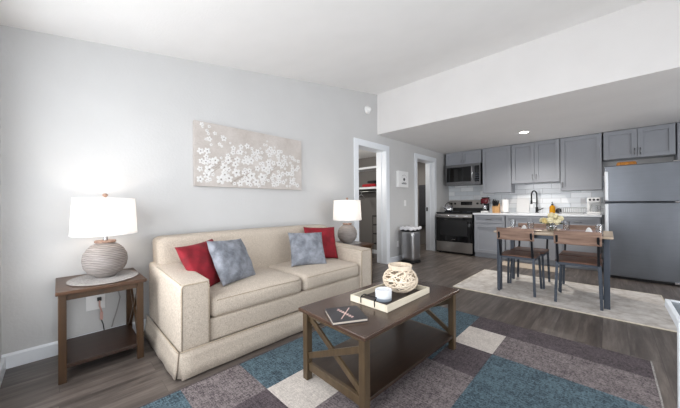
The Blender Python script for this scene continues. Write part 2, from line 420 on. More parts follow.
# door casings with jambs
def casing(name, y0, y1, plate=False):
    b = B(); t = .018; cw = .088
    box(b, -.0, t, y0-cw, y0, 0, 2.09+cw); box(b, 0, t, y1, y1+cw, 0, 2.09+cw); box(b, 0, t, y0, y1, 2.09, 2.09+cw)
    box(b, -.21, t, y0, y0+.018, 0, 2.09); box(b, -.21, t, y1-.018, y1, 0, 2.09); box(b, -.21, t, y0+.018, y1-.018, 2.072, 2.09)
    box(b, -.12, -.085, y1-.03, y1-.018, 0, 2.072); box(b, -.12, -.085, y0+.018, y0+.03, 0, 2.072)
    o = struct(name, b, M['white'], bevel=.004)
    if plate:
        p = B(); box(p, -.19, -.155, y1-.024, y1-.018, .93, 1.02); mesh('strike_plate', p, M['blackmetal'], o)
casing('trim_1', 3.41, 4.22); casing('trim_2', 5.336, 6.168, True)
def baseboard(name, segs):
    b = B()
    for x0, x1, y0, y1 in segs:
        box(b, x0, x1, y0, y1, 0, .085)
        if x1-x0 < .05: hexa(b, [(x0, y0, .085), (x1, y0, .085), (x1, y1, .085), (x0, y1, .085), (x0, y0, .1), (x0+.006, y0, .1), (x0+.006, y1, .1), (x0, y1, .1)])
    struct(name, b, M['white'])
baseboard('baseboard_left', [(0, .014, YF, 3.322), (0, .014, 4.308, 5.248)])
baseboard('baseboard_front', [(.014, XR, YF, YF+.02)])
baseboard('baseboard_closet', [(-2.3, -.2, 4.936, 4.95)])
baseboard('baseboard_right', [(XR-.014, XR, YF+.014, DY0), (XR-.014, XR, DY1, YB)])
b = B(); box(b, 0.0, 2.9, YB-.008, YB, .88, 1.60); struct('trim_3', b, M['tile'])

# ------------------------------------------------------------------ rugs (lie on the floor)
def patch_rug():
    bm = B(); X0, X1, Y0, Y1 = 1.12, 3.13, .14, 2.83; z = .011
    xs = [X0, 1.48, 1.80, 2.04, 2.325, X1]; ys = [Y0, .50, .86, 1.36, 1.82, 2.19, 2.56, Y1]
    #        A    B    C    D    E
    grid = ['TDGDG',   # y .14-.50
            'GDGDG',   # .50-.86
            'TBGGT',   # .86-1.36
            'TGGGT',   # 1.36-1.82
            'GTTDT',   # 1.82-2.19
            'TTTBG',   # 2.19-2.56
            'TTTDD']   # 2.56-2.83
    key = 'TGDBL'
    V = {}
    def v(x, y):
        if (x, y) not in V: V[(x, y)] = bm.verts.new((x, y, z))
        return V[(x, y)]
    for j in range(len(ys)-1):
        for i in range(len(xs)-1):
            f = bm.faces.new((v(xs[i], ys[j]), v(xs[i+1], ys[j]), v(xs[i+1], ys[j+1]), v(xs[i], ys[j+1])))
            f.material_index = key.index(grid[j][i])
    top = bm.faces[:]
    r = bmesh.ops.extrude_face_region(bm, geom=top)
    for q in r['geom']:
        if isinstance(q, bmesh.types.BMVert): q.co.z = .001
    o = mesh('area_rug', bm, [RUG[k] for k in key])
    tag(o, 'large patchwork area rug of teal, grey and beige rectangles under the coffee table', 'rug')
    e = B(); w = .009
    box(e, X1, X1+w, Y0-w, Y1+w, .001, .013); mesh('light_binding', e, M['mat'], o)
    e = B()
    for a in ((X0-w, X0, Y0-w, Y1+w), (X0, X1, Y0-w, Y0), (X0, X1, Y1, Y1+w)): box(e, *a, .001, .011)
    mesh('binding', e, RUG['D'], o)
patch_rug()
bm = B(); box(bm, 1.456, 3.36, 3.662, 4.945, .001, .009)
o = tag(mesh('dining_rug', bm, M['krug'], bevel=.003), 'distressed cream rug under the dining table', 'rug')
e = B()
for a in ((1.446, 1.456, 3.652, 4.955), (3.36, 3.37, 3.652, 4.955), (1.456, 3.36, 3.652, 3.662), (1.456, 3.36, 4.945, 4.955)): box(e, *a, .001, .009)
mesh('binding', e, M['cream'], o)
bm = B(); box(bm, 1.50, 2.42, 5.50, 5.92, .001, .009); tag(mesh('kitchen_mat', bm, M['beige_mat'], bevel=.003), 'small beige mat on the floor in front of the sink cabinets', 'mat')

# ------------------------------------------------------------------ sofa
def sofa():
    t = thing('sofa', 'oatmeal tweed two-seat sofa with box arms and a pleated skirt against the left wall', 'sofa', (.04, .53, 0))
    L = 1.96; D = .96; AW = .19; AH = .60; m = M['sofa']
    def arm(y0, y1, out):
        b = B()
        def fn(p):     # the arm widens a little towards the floor at the front and dips forward
            q = p.copy(); q.z += .03*max(0, (D-p.x)/D)*(p.z/AH)
            return q
        rbox(b, .10, D, y0, y1, .15, AH, .022, 14, (.004, .006, .006), fn)
        a = mesh('armrest', b, m, t, smooth=True)
        p = B(); x = D+.001; k = .012
        loop = [(x, y0+k, .16), (x, y0+k, AH-.03), (x, y0+k+.012, AH-k+.002), (x, y1-k-.012, AH-k+.002), (x, y1-k, AH-.03), (x, y1-k, .16)]
        tube(p, loop, .0045, 6)
        for yy in (y0+.010, y1-.010): tube(p, [(D-.008, yy, AH-.006), (D-.4, yy, AH+.010), (.34, yy, AH+.018)], .004, 6)
        mesh('piping', p, M['piping'], a, smooth=True)
    arm(0, AW, -1); arm(L-AW, L, 1)
    # back: tall, slightly crowned, leaning backwards
    b = B()
    def fb(p):
        q = p.copy(); k = (p.z-.3)/.5
        q.x -= .07*max(0, k); 
        e = abs((p.y-L/2)/(L/2))
        if p.z > .6: q.z -= .02*max(0, (e-.9)/.1)**2
        return q
    rbox(b, .10, .345, .035, L-.02, .15, .835, .045, 22, (.015, 0, .012), fb)
    mesh('backrest', b, m, t, smooth=True)
    # inner back cushioning
    # base with front rails
    b = B(); box(b, .12, D-.03, AW-.01, L-AW+.01, .12, .30); mesh('base', b, m, t, bevel=.01, smooth=False)
    b = B(); rbox(b, D-.07, D-.012, AW, L-AW, .165, .325, .018, 10, (.006, 0, 0)); mesh('front_rail', b, m, t, smooth=True)
    # seat cushions
    mid = L/2+.01
    for y0, y1 in ((AW+.004, mid-.003), (mid+.003, L-AW-.004)):
        b = B(); rbox(b, .27, D-.005, y0, y1, .315, .465, .048, 16, (.014, .003, .028))
        c = mesh('seat_cushion', b, m, t, smooth=True)
        for z in (.442, .338):
            p = B(); r = .022
            zz = z
            pts = [(D-.012+.004, y0+.04+(y1-y0-.08)*i/12, zz + (.004 if z > .4 else 0)*math.sin(PI*i/12)) for i in range(13)]
            tube(p, pts, .0032, 6); mesh('piping', p, M['piping'], c, smooth=True)
    # skirt: thin cloth panels that flare slightly, with pleats at the corners
    def panel(a, bb, n, out, name='skirt'):
        bm = B(); a = Vector(a); bb = Vector(bb); rows = []
        for j, (z, fl) in enumerate(((.175, 0), (.13, .004), (.07, .010), (.012, .020))):
            row = []
            for i in range(n+1):
                p = a.lerp(bb, i/n); wv = .003*math.sin(i*1.7+j*.4)*(1 if j > 1 else .3)
                row.append(bm.verts.new((p.x+out[0]*(fl+wv), p.y+out[1]*(fl+wv), z)))
            rows.append(row)
        for r0_, r1_ in zip(rows, rows[1:]):
            for i in range(n): bm.faces.new((r0_[i], r0_[i+1], r1_[i+1], r1_[i]))
        mesh(name, bm, m, t, smooth=True, solid=.008)
    panel((D+.012, .0, 0), (D+.012, L, 0), 24, (1, 0))
    panel((.09, -.008, 0), (D-.004, -.008, 0), 14, (0, -1))
    panel((.09, L+.008, 0), (D-.004, L+.008, 0), 14, (0, 1))
    for y in (-.002, L+.002):
        bm = B(); s = 1 if y > 0 else -1
        rows = []
        for z, k in ((.17, .000), (.09, .006), (.012, .014)):
            rows.append([bm.verts.new(p) for p in ((D-.01, y+s*k-.002*s, z), (D+.004+k*.5, y+s*k*.2-.008*s, z), (D+.008+k, y-.02*s, z))])
        for r0_, r1_ in zip(rows, rows[1:]):
            for i in range(2): bm.faces.new((r0_[i], r0_[i+1], r1_[i+1], r1_[i]))
        mesh('kick_pleat', bm, m, t, smooth=True, solid=.005)
    p = B(); tube(p, [(D+.016, .0, .178), (D+.016, L, .178)], .0045, 6); tube(p, [(D+.012, -.011, .178), (.1, -.011, .178)], .0045, 6)
    mesh('skirt_piping', p, M['piping'], t, smooth=True)
    for x in (.16, D-.08):
        for y in (.05, L-.05):
            q = B(); box(q, x-.025, x+.025, y-.025, y+.025, 0, .15); mesh('leg', q, M['walnutx'], t)
sofa()

# ------------------------------------------------------------------ throw pillows
def pillow(label, mat, c, size, az, tilt, roll, group=None, seed=0, thick=.13):
    rnd = random.Random(seed); n = 22; bm = B(); V = {}
    ph = [rnd.uniform(0, 6) for _ in range(8)]
    for side in (1, -1):
        for i in range(n+1):
            for j in range(n+1):
                u = -1+2*i/n; v = -1+2*j/n
                u_ = math.sin(u*PI/2)*.35+u*.65; v_ = math.sin(v*PI/2)*.35+v*.65
                edge = i in (0, n) or j in (0, n)
                pin = 1 - .07*(1-abs(v_)**2)*abs(u_)**3; pin2 = 1 - .07*(1-abs(u_)**2)*abs(v_)**3
                x = u_*size/2*pin; y = v_*size/2*pin2
                h = thick/2*max(0, (1-u_**2)*(1-v_**2))**.42
                wr = .006*(math.sin(7*u_+ph[0]+3*v_)*math.sin(5*v_+ph[1]) + .6*math.sin(13*u_-9*v_+ph[2]))*(1-max(abs(u_), abs(v_))**6)
                if edge:
                    if side == 1: V[(i, j, 1)] = V[(i, j, -1)] = bm.verts.new((x, y, 0))
                else: V[(i, j, side)] = bm.verts.new((x, y, side*(h+wr)))
    for side in (1, -1):
        for i in range(n):
            for j in range(n):
                q = [V[(i, j, side)], V[(i+1, j, side)], V[(i+1, j+1, side)], V[(i, j+1, side)]]
                bm.faces.new(q if side == 1 else q[::-1])
    o = mesh('throw_pillow', bm, mat, smooth=True)
    nrm = Vector((math.cos(tilt)*math.cos(az), math.cos(tilt)*math.sin(az), math.sin(tilt)))
    xa = Vector((0, 0, 1)).cross(nrm).normalized(); ya = nrm.cross(xa)
    R = Matrix((xa, ya, nrm)).transposed() @ Matrix.Rotation(roll, 3, 'Z')
    o.matrix_world = Matrix.Translation(c) @ R.to_4x4()
    tag(o, label, 'pillow', 'throw pillows on the sofa')
    return o
P_ = math.radians
pillow('crimson throw pillow leaning on the left arm of the sofa', M['red'], (.60, .835, .625), .40, P_(28), P_(31), P_(3), seed=1, thick=.13)
pillow('grey velvet throw pillow at the left, propped against the crimson one', M['greypillow'], (.675, 1.02, .640), .385, P_(24), P_(30), P_(-4), seed=2, thick=.14)
pillow('grey velvet throw pillow in front of the right crimson one', M['greypillow'], (.66, 1.83, .640), .38, P_(-22), P_(32), P_(-2), seed=3, thick=.13)
pillow('crimson throw pillow at the right end of the sofa, behind a grey one', M['red'], (.52, 2.145, .655), .39, P_(-22), P_(22), P_(-2), seed=4, thick=.12)

# ------------------------------------------------------------------ side tables and lamps
def side_table(label, loc):
    t = thing('side_table', label, 'side table', loc, group='side tables flanking the sofa'); w, d, h = .50, .452, .572     # x depth, y width
    b = B(); box(b, 0, w+.02, -.012, d, h-.022, h); mesh('tabletop', b, M['walnut'], t, bevel=.005)
    for x in (.02, w-.04):
        for y in (.0, d-.055):
            b = B(); box(b, x, x+.038, y, y+.038, 0, h-.022); mesh('leg', b, M['walnutx'], t, bevel=.003)
    b = B(); box(b, w-.032, w-.01, .038, d-.055, h-.062, h-.022); box(b, .03, .05, .038, d-.055, h-.062, h-.022)
    box(b, .058, w-.04, .006, .028, h-.062, h-.022); box(b, .058, w-.04, d-.045, d-.025, h-.062, h-.022)
    mesh('apron', b, M['walnutx'], t, bevel=.002)
    b = B(); box(b, .03, w-.012, .01, d-.03, .085, .110); mesh('shelf', b, M['walnutd'], t, bevel=.003)
    for y in (.019, d-.036):
        for s in (0, 1):
            b = B(); pts = [(.062+(w-.104)*i/10, y, (.115+(h-.18)*(i/10 if s else 1-i/10)) ) for i in range(11)]
            bar(b, pts[0], pts[-1], .016 if s else .015, .022, (0, 1, 0)); mesh('cross_brace', b, M['walnutx'], t)
side_table('dark wooden side table with a lower shelf left of the sofa, under the nearer lamp', (.015, -.005, 0))
side_table('dark wooden side table mostly hidden behind the far arm of the sofa', (.14, 2.535, 0))
def lamp(label, loc, r):
    t = thing('table_lamp', label, 'lamp', loc, group='table lamps flanking the sofa')
    b = B(); lathe(b, [(0, 0), (.058, 0), (.064, .012), (.10, .035), (.125, .075), (.133, .12), (.128, .165), (.108, .205), (.078, .235), (.052, .248), (.05, .252), (0, .252)], 40)
    mesh('lamp_base', b, M['ceramic'], t, smooth=True)
    b = B(); lathe(b, [(0, .25), (.060, .25), (.064, .256), (.064, .262), (.060, .268), (0, .268)], 32); mesh('neck_disc', b, M['blockwood'] if 0 else M['rustic'], t, smooth=False)
    b = B(); lathe(b, [(0, .268), (.014, .268), (.014, .30), (.020, .302), (.020, .34), (.0, .34)], 16); mesh('socket', b, M['nickel'], t)
    z0, z1, r0_, r1_ = .314, .578, .194, .180
    b = B(); lathe(b, [(r0_, z0), (r1_, z1)], 56); lathe(b, [(r0_-.003, z0), (r1_-.003, z1)], 56)
    s = mesh('lamp_shade', b, M['shade'], t, smooth=True)
    for rr, zz in ((r0_-.0015, z0), (r1_-.0015, z1)):
        b = B(); tube(b, [(rr*math.cos(2*PI*k/48), rr*math.sin(2*PI*k/48), zz) for k in range(48)], .0028, 6, closed=True); mesh('shade_rim', b, M['paper'], s)
    b = B(); tube(b, [(0, 0, .34), (0, 0, z1+.004)], .003, 6)
    for k in range(3):
        a = 2*PI*k/3+.4; tube(b, [(0, 0, z1-.006), ((r1_-.003)*math.cos(a), (r1_-.003)*math.sin(a), z1-.006)], .002, 6)
    mesh('harp', b, M['nickel'], t)
    b = B(); lathe(b, [(0, z1), (.008, z1+.002), (.008, z1+.012), (.017, z1+.022), (.017, z1+.030), (.008, z1+.038), (0, z1+.039)], 20); mesh('finial', b, M['rustic'], t, smooth=True)
    b = B(); lathe(b, [(0, .34), (.012, .345), (.03, .385), (.03, .405), (.018, .43), (0, .435)], 20); mesh('bulb', b, emit('lit_bulb', (255, 226, 190), 6), t, smooth=True)
    for zz, e in ((.46, 1.4), (.40, 1.5)):
        d = bpy.data.lights.new('bulb_light', 'POINT'); d.energy = e; d.color = (1, .88, .76); d.shadow_soft_size = .035
        o = bpy.data.objects.new('bulb_light', d); C.objects.link(o); o.parent = t; o.location = (0, 0, zz)
lamp('lit lamp with a ribbed washed-grey base and white drum shade, nearest the camera', (.25, .243, .578), 0)
lamp('lit lamp with a round grey base on the far side table by the closet door', (.395, 2.735, .578), 0)
def oval_mat(label, loc, rz, a, bb):
    bm = B(); lathe(bm, [(0, 0), (a, 0), (a+.002, .0015), (a, .003), (0, .003)], 48, sy=bb/a)
    o = mesh('placemat', bm, M['mat'], loc=loc, rot=(0, 0, rz)); tag(o, label, 'placemat')
oval_mat('grey woven oval mat beneath the nearer lamp', (.285, .235, .5752), P_(-8), .225, .20)
oval_mat('grey woven oval mat beneath the farther lamp', (.395, 2.745, .5752), 0, .17, .19)
# outlet with a plug behind the side table, and the lamp cord
def plate(name, label, cat, y, z, w=.075, h=.118, slots=True):
    b = B(); box(b, .0005, .006, y-w/2, y+w/2, z-h/2, z+h/2); o = mesh(name, b, M['whiteplastic'], bevel=.002); tag(o, label, cat)
    b = B()
    if slots:
        b.free()
        for dz in (-.025, .025):
            b = B(); box(b, .006, .009, y-.017, y+.017, z+dz-.015, z+dz+.015); mesh('socket_face', b, M['whiteplastic'], o, bevel=.002)
    else:
        box(b, .006, .012, y-.006, y+.006, z-.014, z+.014); mesh('toggle', b, M['whiteplastic'], o, bevel=.001)
    return o
plate('wall_outlet', 'white double wall outlet behind the near side table', 'outlet', .205, .335, .115, .12)
b = B(); box(b, .010, .040, .212, .238, .345, .372); o = tag(mesh('power_plug', b, M['black'], bevel=.004), 'black plug in the outlet behind the near side table', 'plug')
b = B(); tube(b, [(.036, .225, .35), (.045, .225, .31), (.05, .235, .27), (.05, .232, .22)], .006, 8); box(b, .044, .058, .226, .244, .20, .26)
mesh('cord_tag', b, M['pinkplastic'], o, smooth=False)
b = B(); tube(b, [(.05, .235, .20), (.055, .245, .16), (.06, .25, .115)], .004, 8); mesh('cord', b, M['black'], o, smooth=True)
b = B(); tube(b, [(.01, .345, .572), (.012, .352, .5), (.02, .34, .42), (.02, .355, .34), (.03, .335, .25), (.03, .31, .16), (.035, .30, .116)], .0045, 8)
tag(mesh('lamp_cord', b, M['cord'], smooth=True), 'clear grey lamp cord hanging behind the near side table', 'cord')
plate('wall_outlet', 'white wall outlet low between the two doorways', 'outlet', 4.60, .33)
plate('light_switch', 'white light switch beside the far doorway', 'switch', 4.87, 1.12, slots=False)

# ------------------------------------------------------------------ painting on the left wall
def painting():
    t = thing('canvas_painting', 'wide canvas painting of white blossoms on taupe above the sofa', 'painting', (0, .93, 1.292))
    w, h = 1.315, .648
    b = B(); box(b, .002, .032, 0, w, 0, h); mesh('canvas', b, M['canvas'], t, bevel=.002)
    rnd = random.Random(11); fl = B(); ce = B(); tw = B(); pts = []
    tries = 0
    while len(pts) < 150 and tries < 9000:
        tries += 1
        y = rnd.uniform(.03, w-.03); z = h*rnd.random()**1.25*.93+.02
        top = .88*h - .12*h*(y/w) + .07*math.sin(y*9+1)
        if z > top: continue
        r = rnd.uniform(.014, .040)*(1.15-.65*z/h)*1.3
        if y > .75*w: r *= .8
        if any((y-a)**2+(z-c)**2 < (.60*(r+q))**2 for a, c, q in pts): continue
        if y-r < .01 or y+r > w-.01 or z-r < .01: continue
        pts.append((y, z, r))
        a0 = rnd.uniform(0, PI); np_ = 5
        for k in range(np_):
            a = a0+2*PI*k/np_; cy, cz = y+math.cos(a)*r*.58, z+math.sin(a)*r*.58
            c = fl.verts.new((.0365, cy, cz)); ring = []
            for q in range(10):
                g = 2*PI*q/10; dy = math.cos(g)*r*.46; dz = math.sin(g)*r*.36
                ring.append(fl.verts.new((.0335, cy+dy*math.cos(a)-dz*math.sin(a), cz+dy*math.sin(a)+dz*math.cos(a))))
            for q in range(10): fl.faces.new((c, ring[q], ring[(q+1) % 10]))
        lathe_c = [ce.verts.new((.038, y+math.cos(2*PI*q/8)*r*.2, z+math.sin(2*PI*q/8)*r*.2)) for q in range(8)]; ce.faces.new(lathe_c)
    for k in range(16):
        y = rnd.uniform(.0, w*.7); z = rnd.uniform(.0, .25); L = rnd.uniform(.12, .34)
        p = []
        for i in range(6):
            s = i/5; p.append((.0332, min(w-.01, y+L*s), min(h-.02, max(.012, z+.02+L*.62*s+.02*math.sin(s*4)))))
        tube(tw, p, [.0022*(1-.6*i/5) for i in range(6)], 5)
    mesh('painted_twigs', tw, M['twig'], t); mesh('painted_blossoms', fl, M['blossom'], t); mesh('blossom_centres', ce, M['blossom_mid'], t)
painting()
# smoke detector / motion sensor
t = thing('wall_sensor', 'small white round sensor high on the left wall near the soffit', 'sensor', (0.001, 3.673, 2.705))
b = B(); lathe(b, [(0, 0), (.070, 0), (.070, .012), (.060, .022), (0, .022)], 32); mesh('base', b, M['whiteplastic'], t, rot=(0, PI/2, 0), smooth=False)
b = B(); lathe(b, [(.044, .022), (.042, .05), (.03, .068), (0, .074)], 24); mesh('lens', b, M['whiteplastic'], t, rot=(0, PI/2, 0), smooth=True)
# small sign between the doorways
t = thing('wall_sign', 'small white canvas sign with a black emblem between the two doorways', 'sign', (.001, 4.56, 1.43))
b = B(); box(b, 0, .05, 0, .36, 0, .315); mesh('canvas', b, M['whiteplastic'], t, bevel=.003)
b = B()
cy, cz = .20, .155
vs = [b.verts.new((.0515, cy+.036*math.cos(2*PI*k/20), cz+.03*math.sin(2*PI*k/20))) for k in range(20)]; b.faces.new(vs)
mesh('emblem', b, M['black'], t)
b = B()
for k in range(7):
    a = P_(40+100*k/6); yy = cy+.11*math.cos(a); zz = cz-.02+.11*math.sin(a)
    bar(b, (.0515, yy-.010*math.sin(a)*1, zz-.004), (.0515, yy+.010*math.sin(a), zz+.004*(1 if k % 2 else -1)), .004, .005, (0, 0, 1))
for k in range(9): box(b, .051, .0522, cy-.09+k*.02, cy-.09+k*.02+.013, .062, .062+(.018 if k % 2 else .024))
box(b, .051, .0522, cy-.06, cy+.06, .092, .097)
mesh('lettering', b, M['black'], t)

# ------------------------------------------------------------------ coffee table and what lies on it
def coffee_table():
    t = thing('coffee_table', 'brown wooden coffee table with crossed end braces and a lower shelf on the patchwork rug', 'coffee table', (1.533, 1.052, .0125), P_(-2.1))
    w, d, h = .556, 1.075, .443     # x, y
    b = B(); box(b, 0, w, 0, d, h-.022, h); mesh('tabletop', b, M['ctop'], t, bevel=.004)
    i = .020; L = .042
    for x in (i, w-i-L):
        for y in (i, d-i-L):
            b = B(); box(b, x, x+L, y, y+L, 0, h-.022); mesh('leg', b, M['cleg'], t, bevel=.003)
    b = B()
    for y in (i+.01, d-i-.03): box(b, i+L, w-i-L, y, y+.02, h-.052, h-.022)
    for x in (i+.012, w-i-.030): box(b, x, x+.018, i+L, d-i-L, h-.05, h-.022)
    mesh('apron', b, M['cleg'], t, bevel=.002)
    b = B(); box(b, i+.006, w-i-.006, i+L-.01, d-i-L+.01, .088, .108); mesh('shelf', b, M['cshelf'], t, bevel=.002)
    for y in (i+.012, d-i-.036):
        b = B(); box(b, i+L, w-i-L, y, y+.026, .062, .108); mesh('end_rail', b, M['cleg'], t, bevel=.002)
        x0, x1, z0, z1 = i+L-.002, w-i-L+.002, .12, h-.062
        b = B(); bar(b, (x0, y+.017, z1), (x1, y+.017, z0), .034, .014, (0, 0, 1)); mesh('cross_brace', b, M['cleg'], t, bevel=.001)
        b = B(); bar(b, (x0, y+.006, z0+.03), (x1, y+.006, z1-.03), .034, .012, (0, 0, 1)); mesh('cross_brace', b, M['cleg'], t, bevel=.001)
coffee_table()
TZ = .456
def tray():
    t = thing('serving_tray', 'cream wooden tray with black handles and a dark floor on the coffee table', 'tray', (1.848, 1.62, TZ), P_(-1))
    w, d, h = .275, .495, .042
    b = B(); box(b, -w/2, w/2, -d/2, d/2, 0, .008); mesh('tray_floor', b, M['traybase'], t)
    b = B(); k = .012
    box(b, -w/2, w/2, -d/2-k, -d/2, 0, h); box(b, -w/2, w/2, d/2, d/2+k, 0, h); box(b, -w/2-k, -w/2, -d/2-k, d/2+k, 0, h); box(b, w/2, w/2+k, -d/2-k, d/2+k, 0, h)
    mesh('rim', b, M['cream'], t, bevel=.002)
    for s in (-1, 1):
        y = s*(d/2+k+.003); b = B()
        pts = [(-.055, y, .012), (-.055, y, h+.002), (-.055, y-s*.01, h+.012), (-.05, y-s*.03, h+.018), (.05, y-s*.03, h+.018), (.055, y-s*.01, h+.012), (.055, y, h+.002), (.055, y, .012)]
        tube(b, pts, .0032, 8); mesh('handle', b, M['blackmetal'], t, smooth=True)
tray()
def rattan():
    t = thing('rattan_vase', 'round openwork rattan vase standing in the tray', 'vase', (1.845, 1.735, TZ+.0095))
    rnd = random.Random(5); R, H = .122, .090
    b = B()
    def sp(th, ph, k=1.): return Vector((R*k*math.cos(ph)*math.cos(th), R*k*math.cos(ph)*math.sin(th), H+H*k*math.sin(ph)))
    for q in range(70):
        ax = Vector((rnd.gauss(0, 1), rnd.gauss(0, 1), rnd.gauss(0, .8))).normalized(); u = ax.orthogonal().normalized(); v = ax.cross(u)
        off = rnd.uniform(-.45, .45); k = math.sqrt(1-off*off); s0 = rnd.uniform(0, 2*PI); ln = rnd.uniform(1.8, 4.5); pts = []; kk = rnd.uniform(.94, 1.0)
        for i in range(26):
            a = s0+ln*i/25; d = (ax*off + (u*math.cos(a)+v*math.sin(a))*k)
            if d.z > .84 or d.z < -.9:
                if len(pts) > 3: break
                pts = []; continue
            pts.append(Vector((d.x*R*kk, d.y*R*kk, H+d.z*H*kk)))
        if len(pts) > 3: tube(b, pts, .0046, 6)
    mesh('woven_body', b, M['rattan'], t, smooth=True)
    b = B()
    for zz in (.012, .098): tube(b, [(math.sqrt(max(.01, 1-((zz-H)/H)**2))*R*math.cos(2*PI*k/40), math.sqrt(max(.01, 1-((zz-H)/H)**2))*R*math.sin(2*PI*k/40), zz) for k in range(40)], .005, 6, closed=True)
    mesh('band', b, M['rattan'], t, smooth=True)
    b = B(); lathe(b, [(.074, .166), (.080, .164), (.086, .194), (.079, .197), (.074, .166)], 40); mesh('neck_ring', b, M['rattan'], t, smooth=False)
rattan()
t = thing('candle_jar', 'white glass candle jar standing in the tray beside the rattan vase', 'candle', (1.862, 1.505, TZ+.0085))
b = B(); lathe(b, [(0, 0), (.050, 0), (.054, .004), (.054, .022)], 36); mesh('jar_base', b, M['bluegrey'], t, smooth=False)
b = B(); lathe(b, [(.054, .022), (.055, .070), (.051, .073), (.050, .068), (0, .066)], 36); mesh('jar_top', b, M['candle'], t, smooth=False)
def book():
    t = thing('notebook', 'charcoal square hardcover book lying on the near end of the coffee table', 'book', (1.845, 1.155, TZ), P_(-30))
    b = B(); box(b, -.10, .10, -.10, .10, .0, .003); box(b, -.10, .10, -.10, .10, .014, .017); box(b, -.10, -.095, -.10, .10, .003, .014); mesh('cover', b, M['booktop'], t)
    b = B(); box(b, -.095, .096, -.097, .097, .003, .014); mesh('pages', b, M['pages'], t)
    b = B(); z = .0172
    bar(b, (-.075, .045, z), (.070, -.045, z), .006, .0006, (1, 1, 0))
    pts = [(-.07+.14*i/28, -.03+.055*i/28+.012*math.sin(i*1.55), z) for i in range(29)]
    tube(b, pts, .0016, 5); mesh('foil_lettering', b, M['rose'], t)
book()

# ------------------------------------------------------------------ dining set
RZ = .0108
def dining_table():
    t = thing('dining_table', 'light wood dining table with grey metal legs on the cream rug', 'table', (1.88, 3.86, RZ))
    w, d, h = 1.085, .84, .745
    b = B(); box(b, 0, w, 0, d, h-.024, h); mesh('tabletop', b, M['tabletop'], t, bevel=.009, seg=3)
    for x in (.025, w-.075):
        for y in (.06, d-.11):
            b = B(); box(b, x, x+.048, y, y+.048, 0, h-.026); mesh('leg', b, M['greymetal'], t, bevel=.002)
    b = B()
    for y in (.07, d-.095): box(b, .073, w-.075, y, y+.025, h-.07, h-.026)
    for x in (.035, w-.06): box(b, x, x+.025, .108, d-.11, h-.07, h-.026)
    mesh('apron', b, M['greymetal'], t)
dining_table()
def chair(label, loc, rz):     # local: backrest at y=0 side, seat towards +y, x centred
    t = thing('dining_chair', label, 'chair', loc, rz, 'dining chairs')
    W = .19
    b = B(); box(b, -W, W, .025, .425, .440, .458); mesh('seat', b, M['rusticseat'], t, bevel=.004)
    b = B()
    n = 8
    rows = []
    for i in range(n+1):
        x = -W-.002 + (2*W+.004)*i/n; cv = -.018*math.cos(x/W*PI/2)
        rows.append([b.verts.new((x, -.055+cv+dy+ (z-.66)*-.12, z)) for z, dy in ((.650, .012), (.795, .012), (.795, 0), (.650, 0))])
    for r0_, r1_ in zip(rows, rows[1:]):
        for k in range(4): b.faces.new((r0_[k], r0_[(k+1) % 4], r1_[(k+1) % 4], r1_[k]))
    b.faces.new(rows[0]); b.faces.new(rows[-1][::-1])
    mesh('backrest', b, M['rustic'], t, bevel=.003)
    for s in (-1, 1):
        b = B(); bar(b, (s*(W-.004), .0, 0), (s*(W-.018), .02, .45), .024, .024, (1, 0, 0)); mesh('leg', b, M['greymetal'], t)
        b = B(); bar(b, (s*(W-.004), .44, 0), (s*(W-.022), .405, .44), .022, .022, (1, 0, 0)); mesh('leg', b, M['greymetal'], t)
        b = B(); bar(b, (s*(W-.025), .02, .44), (s*(W-.025), -.066, .745), .020, .030, (1, 0, 0)); mesh('back_post', b, M['darkmetal'], t)
    b = B()
    box(b, -W+.005, W-.005, .018, .038, .415, .440); box(b, -W+.01, W-.01, .395, .415, .415, .440)
    for s in (-1, 1): box(b, s*(W-.012)-.01, s*(W-.012)+.01, .03, .40, .415, .440)
    mesh('seat_frame', b, M['greymetal'], t)
    return t
CL = ['near side dining chair with a wood back, the left one', 'near side dining chair with a wood back, the right one',
      'far side dining chair facing the camera, left one by the sink mat', 'far side dining chair facing the camera, right one by the fridge']
c0 = chair(CL[0], (2.125, 3.865, RZ), 0)
dup(c0, (2.69, 3.845, RZ), 0, CL[1]); dup(c0, (2.15, 4.755, RZ), PI, CL[2]); dup(c0, (2.675, 4.755, RZ), PI, CL[3])

TT = RZ+.745+.001
def placemat(label, x, y):
    b = B(); box(b, -.20, .20, -.14, .14, 0, .003); o = mesh('placemat', b, M['placemat'], loc=(x, y, TT), bevel=.001); tag(o, label, 'placemat', 'brown placemats on the dining table')
def tumbler(label, x, y):
    b = B(); lathe(b, [(0, 0), (.026, 0), (.036, .11), (.0345, .11), (.0255, .006), (0, .006)], 24)
    o = mesh('drinking_glass', b, M['glass'], loc=(x, y, TT+.0035), smooth=False); tag(o, label, 'glass', 'clear tumblers on the dining table')
def napkin(label, x, y):
    b = B()
    lathe(b, [(0, 0), (.036, 0), (.030, .02), (.022, .045), (.010, .062), (0, .066)], 7)
    o = mesh('folded_napkin', b, M['paper'], loc=(x, y, TT+.004), smooth=False); tag(o, label, 'napkin', 'white folded napkins on the dining table')
spots = [(2.11, 4.04, 'near left'), (2.69, 4.04, 'near right'), (2.13, 4.50, 'far left'), (2.68, 4.50, 'far right')]
for x, y, nm in spots:
    placemat('brown placemat at the %s place of the dining table' % nm, x, y)
for x, y, nm in ((1.96, 4.50, 'far left corner'), (2.25, 4.02, 'near left place'), (2.55, 4.48, 'middle beside the flowers'), (2.86, 4.02, 'near right corner')):
    tumbler('clear drinking glass at the %s of the dining table' % nm, x, y)
napkin('white folded napkin left of the flower vase', 2.16, 4.14); napkin('white folded napkin at the near right corner of the dining table', 2.77, 4.14)
